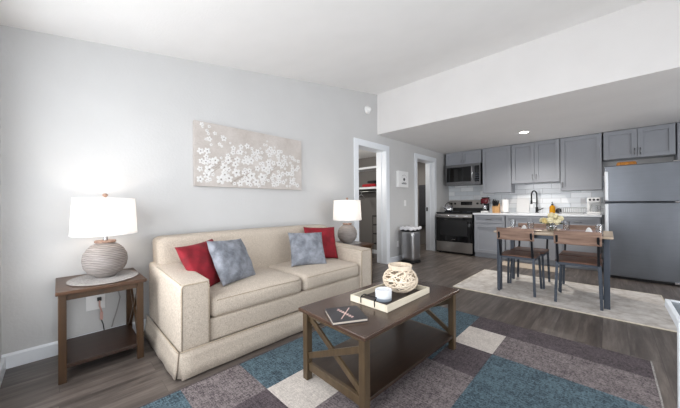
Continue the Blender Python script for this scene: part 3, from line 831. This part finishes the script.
def flowers():
    t = thing('flower_vase', 'clear vase of cream flowers in the middle of the dining table', 'vase', (2.425, 4.25, TT))
    b = B(); lathe(b, [(0, 0), (.045, 0), (.055, .03), (.055, .07), (.05, .085), (.046, .085), (.05, .07), (.05, .03), (.04, .006), (0, .006)], 28); mesh('glass_bowl', b, M['glass'], t, smooth=True)
    rnd = random.Random(3)
    b = B()
    for k in range(9):
        a = rnd.uniform(0, 2*PI); tube(b, [(.02*math.cos(a+2), .02*math.sin(a+2), .008), (.03*math.cos(a), .03*math.sin(a), .09), (.06*math.cos(a), .06*math.sin(a), .14)], .002, 5)
    mesh('stems', b, M['leaf'], t)
    for k in range(11):
        a = 2*PI*k/8 + rnd.uniform(-.2, .2); rr = .082 if k < 8 else .034; z = .115+.04*rnd.random() if k < 8 else .180
        if k == 10: rr = 0; z = .19
        c = Vector((rr*math.cos(a), rr*math.sin(a), z)); b = B()
        for q in range(26):
            d = Vector((rnd.gauss(0, 1), rnd.gauss(0, 1), rnd.gauss(.3, 1))).normalized(); u = d.orthogonal().normalized(); v = d.cross(u); s = .019; p = c+d*.030
            vs = [b.verts.new(p + u*s*math.cos(g)+v*s*math.sin(g)+d*(.006 if i % 2 else 0)) for i, g in enumerate([2*PI*i/6 for i in range(6)])]
            cc = b.verts.new(p-d*.006)
            for i in range(6): b.faces.new((cc, vs[i], vs[(i+1) % 6]))
        bmesh.ops.create_icosphere(b, subdivisions=2, radius=.030, matrix=Matrix.Translation(c))
        mesh('blossom', b, M['petaly'] if k in (2, 5, 9) else M['petal'], t)
    for k in range(6):
        a = 2*PI*k/6+.3; b = B(); o_ = Vector((.06*math.cos(a), .06*math.sin(a), .09)); e = Vector((.13*math.cos(a), .13*math.sin(a), .085+.02*(k % 2))); s = Vector((-math.sin(a), math.cos(a), 0))
        m_ = (o_+e)/2+Vector((0, 0, .015)); vs = [b.verts.new(p) for p in (o_, m_+s*.022, e, m_-s*.022)]; b.faces.new(vs); mesh('leaf', b, M['leaf'], t, solid=.001)
flowers()
t = thing('serving_plate', 'small wooden plate in front of the flower vase', 'plate', (2.30, 4.10, TT)); 
b = B(); lathe(b, [(0, 0), (.05, 0), (.075, .010), (.072, .012), (.05, .004), (0, .004)], 32); mesh('dish', b, M['tabletop'], t)

# ------------------------------------------------------------------ kitchen cabinets
def shaker(bm, x0, x1, y, z0, z1, s=.062, th=.024):
    """shaker door whose face looks towards -y; y is the carcass face"""
    box(bm, x0, x0+s, y-th, y, z0, z1); box(bm, x1-s, x1, y-th, y, z0, z1)
    box(bm, x0+s, x1-s, y-th, y, z0, z0+s); box(bm, x0+s, x1-s, y-th, y, z1-s, z1)
    box(bm, x0+s, x1-s, y-th*.15, y, z0+s, z1-s)
def pull(parent, x, y, z, L=.11, vert=True):
    b = B(); y -= .020
    if vert:
        tube(b, [(x, y-.026, z-L/2), (x, y-.026, z+L/2)], .006, 8)
        for q in (-.35, .35): tube(b, [(x, y, z+L*q), (x, y-.026, z+L*q)], .004, 6)
    else:
        tube(b, [(x-L/2, y-.026, z), (x+L/2, y-.026, z)], .006, 8)
        for q in (-.35, .35): tube(b, [(x+L*q, y, z), (x+L*q, y-.026, z)], .004, 6)
    mesh('handle', b, M['nickel'], parent, smooth=True)
def upper(label, x0, x1, z0, z1, doors, pulls=None, pz=None, yf=6.68):
    t = thing('wall_cabinet', label, 'cabinet', (0, 0, 0), group='grey upper cabinets')
    b = B(); box(b, x0, x1, yf, YB-.009, z0, z1); mesh('body', b, M['cab'], t, bevel=.002)
    g = .003; w = (x1-x0)/doors
    for i in range(doors):
        b = B(); a, c = x0+w*i+g, x0+w*(i+1)-g; shaker(b, a, c, yf, z0+g, z1-.012, .065 if z1-z0 > .35 else .045)
        d = mesh('door', b, M['cab'], t, bevel=.0015)
        if pulls == 'left': pull(d, a+.03, yf, z0+.11)
        if pulls is True and doors == 2: pull(d, (c-.028) if i == 0 else (a+.028), yf, pz or z0+.11, .11 if z1-z0 > .35 else .07)
upper('short grey cabinet with two doors above the microwave', .075, .88, 2.026, HS-.002, 2, True, 2.10)
upper('tall single-door grey wall cabinet between the microwave and the two-door cabinet', .905, 1.462, 1.335, HS-.002, 1)
upper('grey two-door wall cabinet above the sink with brushed pulls', 1.470, 2.268, 1.515, HS-.002, 2, True)
upper('tall single-door grey wall cabinet left of the fridge', 2.276, 2.848, 1.335, HS-.002, 1, 'left')
upper('grey two-door cabinet above the fridge', 2.868, 3.675, 1.845, HS-.002, 2, True, 1.945)
upper('grey wall cabinet at the right edge past the one over the fridge', 3.69, 4.3, 1.30, HS-.002, 1)

CZ = .905
def base_cab(label, x0, x1, kind, yf=6.05):
    t = thing('base_cabinet', label, 'cabinet', (0, 0, 0), group='grey base cabinets')
    b = B(); box(b, x0, x1, yf, YB-.002, .095, CZ-.032); mesh('body', b, M['cab'], t, bevel=.002)
    b = B(); box(b, x0, x1, yf+.04, YB-.1, 0.0, .095); mesh('toe_kick', b, M['cab'], t)
    g = .012; dz = .70
    if kind == 1:
        b = B(); shaker(b, x0+g, x1-g, yf, dz+.01, CZ-.045, .035); d = mesh('drawer', b, M['cab'], t, bevel=.0015); pull(d, (x0+x1)/2, yf, (dz+CZ-.035)/2, .10, False)
        b = B(); shaker(b, x0+g, x1-g, yf, .10, dz-.01); d = mesh('door', b, M['cab'], t, bevel=.0015); pull(d, x1-g-.03, yf, dz-.12)
    else:
        m_ = (x0+x1)/2
        for a, c, px in ((x0+g, m_-.004, m_-.034), (m_+.004, x1-g, m_+.034)):
            b = B(); shaker(b, a, c, yf, dz+.01, CZ-.045, .035); mesh('false_drawer', b, M['cab'], t, bevel=.0015)
            b = B(); shaker(b, a, c, yf, .10, dz-.01); d = mesh('door', b, M['cab'], t, bevel=.0015); pull(d, px, yf, dz-.12)
base_cab('grey base cabinet with a drawer over a door right of the oven', .925, 1.49, 1)
base_cab('wide grey sink base cabinet behind the dining table', 1.50, 2.27, 2)
base_cab('grey base cabinet with a drawer between the sink unit and the fridge', 2.28, 2.84, 1)
# counter with an undermount sink
t = thing('countertop', 'white quartz countertop running from the oven to the fridge', 'countertop', (0, 0, 0))
b = B(); sx0, sx1, sy0, sy1 = 1.56, 2.08, 6.25, 6.72
box(b, .905, sx0, 6.02, YB-.009, CZ-.031, CZ); box(b, sx1, 2.85, 6.02, YB-.009, CZ-.031, CZ)
box(b, sx0, sx1, 6.02, sy0, CZ-.031, CZ); box(b, sx0, sx1, sy1, YB-.009, CZ-.031, CZ)
mesh('slab', b, M['counter'], t)
b = B(); bmesh.ops.create_grid(b, x_segments=1, y_segments=1, size=.5, matrix=Matrix.Translation(((sx0+sx1)/2, (sy0+sy1)/2, CZ-.20)) @ Matrix.Diagonal((sx1-sx0, sy1-sy0, 1, 1)))
for x in (sx0, sx1-.003): box(b, x, x+.003, sy0, sy1, CZ-.2, CZ-.03)
for y in (sy0, sy1-.003): box(b, sx0, sx1, y, y+.003, CZ-.2, CZ-.03)
mesh('sink_basin', b, M['nickel'], t)

# ------------------------------------------------------------------ appliances
def stove():
    x0, x1, yf = .100, .890, 6.07; t = thing('electric_range', 'stainless and black electric range at the left end of the kitchen', 'stove', (0, 0, 0)); w = x1-x0
    b = B(); box(b, x0, x1, yf, 6.93, .02, .90); mesh('body', b, M['black'], t, bevel=.003)
    b = B(); box(b, x0-.004, x1+.004, yf-.015, 6.93, .90, .915); c = mesh('cooktop', b, M['blackglass'], t, bevel=.003)
    b = B()
    for x, y, r in ((.28, 6.30, .10), (.68, 6.30, .08), (.30, 6.65, .08), (.68, 6.65, .10)):
        tube(b, [(x+r*math.cos(2*PI*k/32), y+r*math.sin(2*PI*k/32), .9155) for k in range(32)], .002, 4, closed=True)
    mesh('burner_ring', b, M['greymetal'], c)
    b = B(); box(b, x0+.006, x1-.006, yf-.035, yf, .275, .875); d = mesh('oven_door', b, M['blackglass'], t, bevel=.004)
    b = B(); box(b, x0+.10, x1-.10, yf-.038, yf-.035, .40, .74); mesh('window', b, M['black'], d)
    b = B(); box(b, x0+.006, x1-.006, yf-.040, yf-.03, .80, .875); mesh('trim_band', b, M['warmsteel'], d)
    b = B(); tube(b, [(x0+.04, yf-.080, .835), (x1-.04, yf-.080, .835)], .016, 12)
    for x in (x0+.06, x1-.06): tube(b, [(x, yf-.03, .835), (x, yf-.080, .835)], .010, 8)
    mesh('handle', b, M['chrome'], d, smooth=True)
    b = B(); 
    for k in range(8): box(b, x0+w/2-.035+k*.009, x0+w/2-.029+k*.009, yf-.0372, yf-.035, .315, .327)
    mesh('badge', b, M['nickel'], d)
    b = B(); box(b, x0+.006, x1-.006, yf-.032, yf, .045, .262); mesh('drawer', b, M['warmsteel'], t, bevel=.004)
    b = B(); hexa(b, [(x0-.06, 6.88, .915), (x1, 6.88, .915), (x1, 6.985, .915), (x0-.06, 6.985, .915), (x0-.06, 6.90, 1.0), (x1, 6.90, 1.0), (x1, 6.985, 1.0), (x0-.06, 6.985, 1.0)]); mesh('vent_panel', b, M['black'], t)
    b = B(); hexa(b, [(x0-.06, 6.88, 1.0), (x1, 6.88, 1.0), (x1, 6.985, 1.0), (x0-.06, 6.985, 1.0), (x0-.06, 6.915, 1.185), (x1, 6.915, 1.185), (x1, 6.985, 1.185), (x0-.06, 6.985, 1.185)])
    c = mesh('control_panel', b, M['warmsteel'], t, bevel=.004)
    b = B(); box(b, x0+.24, x0+.50, 6.880, 6.893, 1.07, 1.15); mesh('display', b, M['blackglass'], c)
    for x in (x0+.01, x0+.10, x1-.17, x1-.08):
        b = B(); lathe(b, [(0, 0), (.026, 0), (.024, .022), (0, .024)], 20); mesh('knob', b, M['black'], c, loc=(x, 6.897, 1.105), rot=(PI/2, 0, 0))
    for x in (x0+.05, x1-.05):
        for y in (yf+.06, 6.85): b = B(); box(b, x-.02, x+.02, y-.02, y+.02, 0, .02); mesh('foot', b, M['black'], t)
stove()
def microwave():
    x0, x1, yf, z0, z1 = .078, .878, 6.60, 1.560, 2.04; t = thing('microwave', 'stainless over-the-range microwave with a dark window', 'microwave', (0, 0, -.018))
    b = B(); box(b, x0, x1, yf+.03, YB-.01, z0, z1); mesh('body', b, M['black'], t, bevel=.003)
    b = B(); box(b, x0, x1-.135, yf, yf+.03, z0+.03, z1-.03); d = mesh('door', b, M['dsteel'], t, bevel=.004)
    b = B(); box(b, x0+.04, x1-.20, yf-.003, yf, z0+.075, z1-.060); mesh('window', b, M['blackglass'], d)
    b = B(); xh = x1-.165; tube(b, [(xh, yf-.045, z0+.09), (xh, yf-.045, z1-.07)], .012, 10)
    for z in (z0+.11, z1-.09): tube(b, [(xh, yf, z), (xh, yf-.045, z)], .008, 8)
    mesh('handle', b, M['chrome'], d, smooth=True)
    b = B(); box(b, x1-.13, x1, yf, yf+.03, z0+.03, z1-.03); c = mesh('control_panel', b, M['dsteel'], t, bevel=.004)
    b = B(); box(b, x1-.118, x1-.02, yf-.003, yf, z0+.06, z1-.06); mesh('keypad', b, M['blackglass'], c)
    b = B()
    for i in range(3):
        for j in range(4): box(b, x1-.110+i*.029, x1-.092+i*.029, yf-.0045, yf-.003, z0+.09+j*.05, z0+.11+j*.05)
    mesh('button', b, M['greymetal'], c)
    for q in (z1-.028, z0): b = B(); box(b, x0, x1, yf, yf+.03, q, q+.028); mesh('vent_grille', b, M['dsteel'], t)
microwave()
def fridge():
    x0, x1, yf = 2.885, 3.625, 5.66; t = thing('refrigerator', 'tall stainless top-freezer refrigerator right of the counter', 'refrigerator', (0, 0, 0))
    b = B(); box(b, x0+.004, x1-.004, yf+.06, 6.42, .045, 1.625); mesh('cabinet_body', b, M['greymetal'], t, bevel=.006)
    b = B(); box(b, x0, x1, yf, yf+.055, .036, 1.100); d = mesh('fridge_door', b, M['steel'], t, bevel=.012, seg=4)
    f = B(); box(f, x0, x1, yf, yf+.055, 1.112, 1.64); e = mesh('freezer_door', f, M['steel'], t, bevel=.012, seg=4)
    for par, z0, z1 in ((d, .50, 1.085), (e, 1.13, 1.56)):
        b = B(); box(b, x0+.002, x0+.044, yf-.032, yf+.004, z0, z1); mesh('handle', b, M['brightsteel'], par, bevel=.012)
    b = B(); box(b, x0+.01, x1-.01, yf+.03, yf+.055, .008, .034); mesh('kick_grille', b, M['black'], t)
    b = B(); box(b, x1-.09, x1-.01, yf+.012, yf+.09, 1.625, 1.66); mesh('hinge_cover', b, M['nickel'], t, bevel=.006)
    b = B(); box(b, x1-.07, x1+.0, yf-.012, yf+.03, 1.098, 1.114); mesh('middle_hinge', b, M['chrome'], t, bevel=.002)
    b = B(); box(b, x1-.08, x1-.01, yf-.01, yf+.05, .02, .05); mesh('bottom_hinge', b, M['chrome'], t, bevel=.004)
    for x in (x0+.05, x1-.08):
        for y in (yf+.09, 6.35): b = B(); box(b, x, x+.04, y, y+.04, 0, .05); mesh('foot', b, M['black'], t)
fridge()
b = B(); rbox(b, 3.02, 3.24, 6.12, 6.34, 1.626, 1.735, .03, 8); o = mesh('wicker_basket', b, M['snack'], smooth=True); tag(o, 'low amber wicker basket on top of the fridge', 'basket')

# ------------------------------------------------------------------ on the counter
ZC = CZ+.0005
t = thing('stand_mixer', 'small dark red and black coffee machine on the counter beside the oven', 'coffee machine', (1.00, 6.55, ZC))
b = B(); rbox(b, -.07, .07, -.12, .10, 0, .035, .012, 6); mesh('base', b, M['whiteplastic'], t, smooth=True)
b = B(); rbox(b, -.055, .055, .02, .10, .035, .30, .02, 6); mesh('column', b, M['blackmetal'], t, smooth=True)
b = B(); rbox(b, -.075, .075, -.13, .10, .19, .31, .035, 8); mesh('head', b, M['redplastic'], t, smooth=True)
b = B(); rbox(b, -.06, .06, -.10, .08, .31, .335, .01, 5); mesh('lid', b, M['black'], t, smooth=True)
b = B(); lathe(b, [(0, .036), (.042, .036), (.048, .09), (.048, .15), (.040, .16), (0, .16)], 20, c=(0, -.06, 0)); c = mesh('jug', b, M['glass'], t)
t.name = 'coffee_machine'
t = thing('knife_block', 'light wood knife block with black handled knives on the counter', 'knife block', (1.235, 6.45, ZC))
b = B(); hexa(b, [(-.06, -.06, 0), (.06, -.06, 0), (.06, .08, 0), (-.06, .08, 0), (-.06, -.09, .13), (.06, -.09, .13), (.06, .04, .20), (-.06, .04, .20)]); mesh('block', b, M['blockwood'], t, bevel=.004)
for i in range(4):
    for j in range(3):
        b = B(); x = -.04+i*.027; y = -.07+j*.04; z = .14+j*.022
        bar(b, (x, y, z-.004), (x+(i-1.5)*.006, y-.028, z+.10-.008*i), .014, .020, (1, 0, 0)); mesh('knife_handle', b, M['black'], t, bevel=.003)
t = thing('paper_towel_roll', 'white roll of paper towel on a stand by the knife block', 'paper towel', (1.385, 6.50, ZC))
b = B(); lathe(b, [(0, 0), (.08, 0), (.08, .012), (0, .012)], 32); mesh('base', b, M['nickel'], t)
b = B(); lathe(b, [(.02, .014), (.066, .014), (.066, .275), (.02, .275)], 32); mesh('roll', b, M['paper'], t, smooth=False)
b = B(); tube(b, [(0, 0, .012), (0, 0, .30)], .006, 8); mesh('rod', b, M['nickel'], t)
b = B(); hexa(b, [(1.50, 6.91, 0), (1.73, 6.91, 0), (1.73, 6.925, 0), (1.50, 6.925, 0), (1.50, 6.965, .30), (1.73, 6.965, .30), (1.73, 6.98, .30), (1.50, 6.98, .30)])
tag(mesh('cutting_board', b, M['cream'] if 0 else M['whiteplastic'], loc=(0, 0, ZC), bevel=.003), 'white cutting board leaning on the tiles between the paper towel and the faucet', 'cutting board')
def faucet():
    t = thing('kitchen_faucet', 'black spring-neck faucet behind the sink', 'faucet', (1.885, 6.79, ZC))
    b = B(); lathe(b, [(0, 0), (.032, 0), (.032, .01), (.024, .016), (.024, .11), (.018, .12), (0, .12)], 20); mesh('body', b, M['black'], t)
    pts = [(0, 0, .11), (0, 0, .36)] + [(0-.035*0, -.085+.085*math.cos(a), .36+.085*math.sin(a)) for a in [PI*k/12 for k in range(1, 13)]] + [(0, -.17, .27)]
    R = Matrix.Rotation(P_(-22), 3, 'Z'); pts = [R @ Vector(p) for p in pts]
    b = B(); tube(b, pts, .013, 10); c = mesh('spout', b, M['black'], t, smooth=True)
    b = B()
    hx = []
    for i in range(180):
        u = i/179*(len(pts)-2); k = int(u); k = min(k, len(pts)-3); p = pts[k+1].lerp(pts[k+2], min(1, u-k)) if k+2 < len(pts) else pts[-1]
        hx.append(p)
    mesh('spray_head', (lambda q: (lathe(q, [(0, 0), (.019, 0), (.019, .05), (.014, .09), (0, .09)], 16, c=tuple(pts[-1]-Vector((0, 0, .09)))), q)[1])(b), M['black'], t)
    b = B(); tube(b, [R @ Vector((0, 0, .20)), R @ Vector((0, -.17, .22))], .006, 8); mesh('docking_arm', b, M['black'], t)
    b = B(); tube(b, [(.02, 0, .06), (.055, -.005, .065), (.11, -.02, .10)], [.012, .010, .007], 8); mesh('lever', b, M['black'], t, smooth=True)
faucet()
t = thing('soap_bottle', 'amber bottle with a black pump beside the sink', 'bottle', (2.135, 6.80, ZC))
b = B(); lathe(b, [(0, 0), (.046, 0), (.048, .01), (.048, .12), (.030, .145), (.016, .15), (.016, .155), (0, .155)], 24); mesh('bottle', b, M['amber'], t, smooth=False)
b = B(); lathe(b, [(0, .155), (.02, .155), (.02, .18), (.006, .182), (.006, .21), (0, .21)], 16); tube(b, [(0, .01, .215), (0, -.05, .208)], .008, 8); mesh('pump', b, M['black'], t)
t = thing('scrub_brush', 'black round scrubber next to the amber soap bottle', 'brush', (2.235, 6.78, ZC))
b = B(); lathe(b, [(0, 0), (.036, 0), (.05, .03), (.046, .07), (.02, .095), (0, .1)], 20); mesh('scrubber', b, M['black'], t, smooth=True)
def rack():
    t = thing('dish_rack', 'pale wire dish rack on the counter left of the coffee maker', 'dish rack', (2.455, 6.62, ZC))
    w, d, h = .36, .26, .11; b = B()
    for z in (.02, h): tube(b, [(-w/2, -d/2, z), (w/2, -d/2, z), (w/2, d/2, z), (-w/2, d/2, z)], .004, 6, closed=True)
    n = 12
    for i in range(n+1):
        x = -w/2+w*i/n; tube(b, [(x, -d/2, h), (x, -d/2, .02), (x, d/2, .02), (x, d/2, h)], .0025, 5)
    for s in (-1, 1):
        for x in (-w/2+.03, w/2-.03): tube(b, [(x, s*d/2, .02), (x, s*d/2, 0)], .004, 6)
    mesh('wire_frame', b, M['nickel'], t)
    b = B(); box(b, -w/2+.02, w/2-.02, -d/2+.02, d/2-.02, .003, .012); mesh('drip_tray', b, M['whiteplastic'], t)
rack()
t = thing('coffee_maker', 'white coffee maker with black buttons beside the fridge', 'coffee maker', (2.745, 6.62, ZC))
b = B(); rbox(b, -.09, .09, -.10, .10, 0, .04, .012, 6); rbox(b, -.09, .09, .02, .10, .03, .28, .015, 6); mesh('body', b, M['whiteplastic'], t, smooth=True)
b = B(); rbox(b, -.09, .09, -.11, .10, .20, .29, .02, 6); h_ = mesh('head', b, M['whiteplastic'], t, smooth=True)
for x in (-.05, 0, .05): b = B(); lathe(b, [(0, 0), (.018, 0), (.018, .006), (0, .006)], 16); mesh('button', b, M['black'], h_, loc=(x, -.108, .25), rot=(PI/2, 0, 0))
b = B(); lathe(b, [(0, .042), (.055, .042), (.062, .08), (.05, .15), (.04, .165), (0, .165)], 24, c=(0, -.04, 0)); tube(b, [(.05, -.04, .15), (.088, -.06, .13), (.085, -.06, .08), (.058, -.05, .07)], .006, 6); mesh('carafe', b, M['glass'], t)
# wall outlet over the counter
b = B(); box(b, 2.545, 2.62, YB-.014, YB-.0085, 1.075, 1.19); o = tag(mesh('wall_outlet', b, M['whiteplastic'], bevel=.002), 'white outlet on the tiles above the dish rack', 'outlet')
for z in (1.107, 1.157): b = B(); box(b, 2.565, 2.600, YB-.017, YB-.014, z-.014, z+.014); mesh('socket_face', b, M['whiteplastic'], o, bevel=.001)
# kettle
t = thing('kettle', 'chrome kettle with an arched handle on the left of the range', 'kettle', (.235, 6.42, .9175))
b = B(); lathe(b, [(0, 0), (.085, 0), (.10, .02), (.098, .07), (.075, .115), (.045, .135), (0, .138)], 28); mesh('body', b, M['chrome'], t, smooth=True)
b = B(); lathe(b, [(0, .138), (.04, .137), (.03, .148), (.01, .152), (.012, .17), (0, .172)], 16); mesh('lid', b, M['chrome'], t, smooth=True)
b = B(); tube(b, [(.08, 0, .10)]+[(.085*math.cos(a), 0, .11+.10*math.sin(a)) for a in [PI*k/10 for k in range(11)]]+[(-.08, 0, .10)], .007, 8); mesh('handle', b, M['black'], t, smooth=True)
b = B(); tube(b, [(-.03, -.085, .06), (-.05, -.13, .09), (-.06, -.15, .13)], [.018, .013, .010], 8); mesh('spout', b, M['chrome'], t, smooth=True)

# ------------------------------------------------------------------ trash can by the far doorway
def trash():
    t = thing('trash_can', 'slim stainless step trash can with a white liner between the doorways', 'trash can', (.235, 4.68, 0))
    b = B(); rbox(b, -.135, .135, -.145, .145, .03, .60, .05, 10); mesh('body', b, M['steelv'], t, smooth=True)
    b = B(); rbox(b, -.137, .137, -.147, .147, .0, .04, .02, 8); mesh('foot_ring', b, M['black'], t, smooth=True)
    b = B(); box(b, .135, .168, -.04, .06, .008, .022); mesh('pedal', b, M['black'], t, bevel=.004)
    b = B(); rbox(b, -.140, .140, -.150, .150, .585, .625, .018, 8); mesh('rim', b, M['black'], t, smooth=True)
    b = B()
    def fn(p):
        q = p.copy(); q.z += .008*math.sin(p.x*60+p.y*45)+.006*math.sin(p.y*90); q.x *= 1+.02*math.sin(p.y*70); return q
    rbox(b, -.147, .147, -.157, .157, .618, .668, .016, 18, fn=fn); mesh('liner', b, M['bag'], t, smooth=True)
trash()

# ------------------------------------------------------------------ recessed ceiling light
t = thing('recessed_light', 'lit recessed downlight in the kitchen ceiling', 'ceiling light', (1.888, 5.64, HS))
b = B(); lathe(b, [(.062, -.001), (.090, -.001), (.086, -.008), (.066, -.010), (.062, -.001)], 32); mesh('trim_ring', b, M['whiteplastic'], t, smooth=False)
b = B(); lathe(b, [(0, -.004), (.062, -.004), (.062, -.002), (0, -.002)], 32); mesh('lens', b, emit('lit_lens', (255, 246, 232), 14), t)
d = bpy.data.lights.new('downlight', 'SPOT'); d.energy = 90; d.spot_size = P_(150); d.spot_blend = .8; d.color = (1, .95, .88); d.shadow_soft_size = .06
o = bpy.data.objects.new('downlight', d); C.objects.link(o); o.parent = t; o.location = (0, 0, -.03)

# ------------------------------------------------------------------ closet contents
def closet_shelf(label, z):
    t = thing('closet_shelf', label, 'shelf', (0, 0, z), group='closet shelves')
    b = B(); box(b, -2.0, -.21, 4.52, 4.935, 0, .018); mesh('board', b, M['white'], t)
    b = B(); box(b, -2.0, -.21, 4.50, 4.52, -.02, .02); mesh('front_edge', b, M['white'], t)
    return t
closet_shelf('white upper closet shelf', 1.86)
closet_shelf('white lower closet shelf with folded red cloth on it', 1.44)
b = B(); tube(b, [(-2.0, 4.58, 1.37), (-.21, 4.58, 1.37)], .014, 10); tag(mesh('closet_rod', b, M['nickel'], smooth=True), 'metal hanging rod under the lower closet shelf', 'rod')
b = B(); rbox(b, -.86, -.50, 4.55, 4.85, 1.466, 1.53, .025, 10, (0, 0, .01)); tag(mesh('folded_cloth', b, M['redcloth'], smooth=True), 'folded red cloth on the lower closet shelf', 'cloth')
b = B(); rbox(b, -.76, -.55, 4.60, 4.80, 1.548, 1.60, .025, 8, (0, 0, .01)); tag(mesh('black_bundle', b, M['blackcloth'], smooth=True), 'black bundle on top of the red cloth in the closet', 'cloth')
def hanger(label, x):
    t = thing('coat_hanger', label, 'hanger', (x, 4.58, 1.37))
    b = B(); tube(b, [(.0, .02, .005), (0, .012, .022), (0, 0, .026), (0, -.014, .014), (0, 0, -.02), (0, 0, -.05)], .003, 6)
    tube(b, [(0, 0, -.05), (.05, -.17, -.12), (.04, -.16, -.135), (-.04, .16, -.135), (-.05, .17, -.12), (0, 0, -.05)], .006, 6); mesh('frame', b, M['whiteplastic'], t, smooth=True)
hanger('white hanger on the closet rod', -.90)
t = thing('wire_rack', 'dark wire rack standing low in the closet', 'rack', (-.42, 4.55, 0))
for z in (.30, .50, .68, .86):
    b = B(); tube(b, [(-.10, -.06, z), (.12, -.06, z), (.12, .2, z), (-.10, .2, z)], .008, 6, closed=True); mesh('tier', b, M['blackmetal'], t)
for x, y in ((-.10, -.06), (.12, -.06), (.12, .2), (-.10, .2)):
    b = B(); tube(b, [(x, y, 0), (x, y, .88)], .006, 6); mesh('post', b, M['blackmetal'], t)
# bathroom seen through the far doorway
t = thing('shower_curtain', 'grey shower curtain hanging beyond the far doorway', 'curtain', (-1.05, 0, 0))
b = B(); n = 90; rows = []
for z in (.15, .8, 1.5, 1.93):
    rows.append([b.verts.new((.03*math.sin(i*.9)*(1.15-z*.2), 5.10+1.85*i/n, z)) for i in range(n+1)])
for a, c in zip(rows, rows[1:]):
    for i in range(n): b.faces.new((a[i], a[i+1], c[i+1], c[i]))
mesh('cloth', b, M['curtain'], t, smooth=True, solid=.004)
b = B(); tube(b, [(0, 5.052, 1.96), (0, 6.998, 1.96)], .012, 10); mesh('rod', b, M['white'], t)
t = thing('bath_towel', 'dark towel hanging just inside the far doorway', 'towel', (-.55, 6.93, 0))
b = B(); rbox(b, -.25, .1, -.02, .02, .5, 1.62, .015, 10, (0, .01, 0)); mesh('cloth', b, M['towel'], t, smooth=True)
b = B(); tube(b, [(-.3, 0, 1.60), (.15, 0, 1.60)], .008, 8); tube(b, [(-.3, 0, 1.60), (-.3, .06, 1.60)], .008, 8); tube(b, [(.15, 0, 1.60), (.15, .06, 1.60)], .008, 8); mesh('bar', b, M['nickel'], t)
for nm, loc, e, rx in (('closet_fill_light', (-.9, 3.2, 1.7), 11, 1.25), ('bathroom_fill_light', (-.8, 6.0, 2.28), 14, 0)):  # unseen fill lights added to brighten the closet and bathroom interiors
    d = bpy.data.lights.new(nm, 'AREA'); d.shape = 'DISK'; d.size = .25; d.energy = e; d.color = (1, .95, .88); o = bpy.data.objects.new(nm, d); C.objects.link(o); o.location = loc; o.rotation_euler = (rx, 0, 0)

# ------------------------------------------------------------------ console table at the right edge
t = thing('console_table', 'white-edged grey-topped console table cut off by the right edge', 'table', (3.078, 1.262, 0))
b = B(); box(b, .012, .80, .012, .27, .728, .745); mesh('tabletop', b, M['greytop'], t)
b = B(); k = .012
for a in ((0, k, 0, .282), (.80, .812, 0, .282), (k, .80, 0, k), (k, .80, .27, .282)): box(b, *a, .722, .75)
mesh('edge_band', b, M['white'], t, bevel=.002)
for x in (.0, .782):
    for y in (0, .252):
        b = B(); xx = x+.15 if (y and not x) else x; box(b, xx, xx+.03, y, y+.03, .0135 if x == 0 and not y else 0, .722); mesh('leg', b, M['white'], t, bevel=.002)
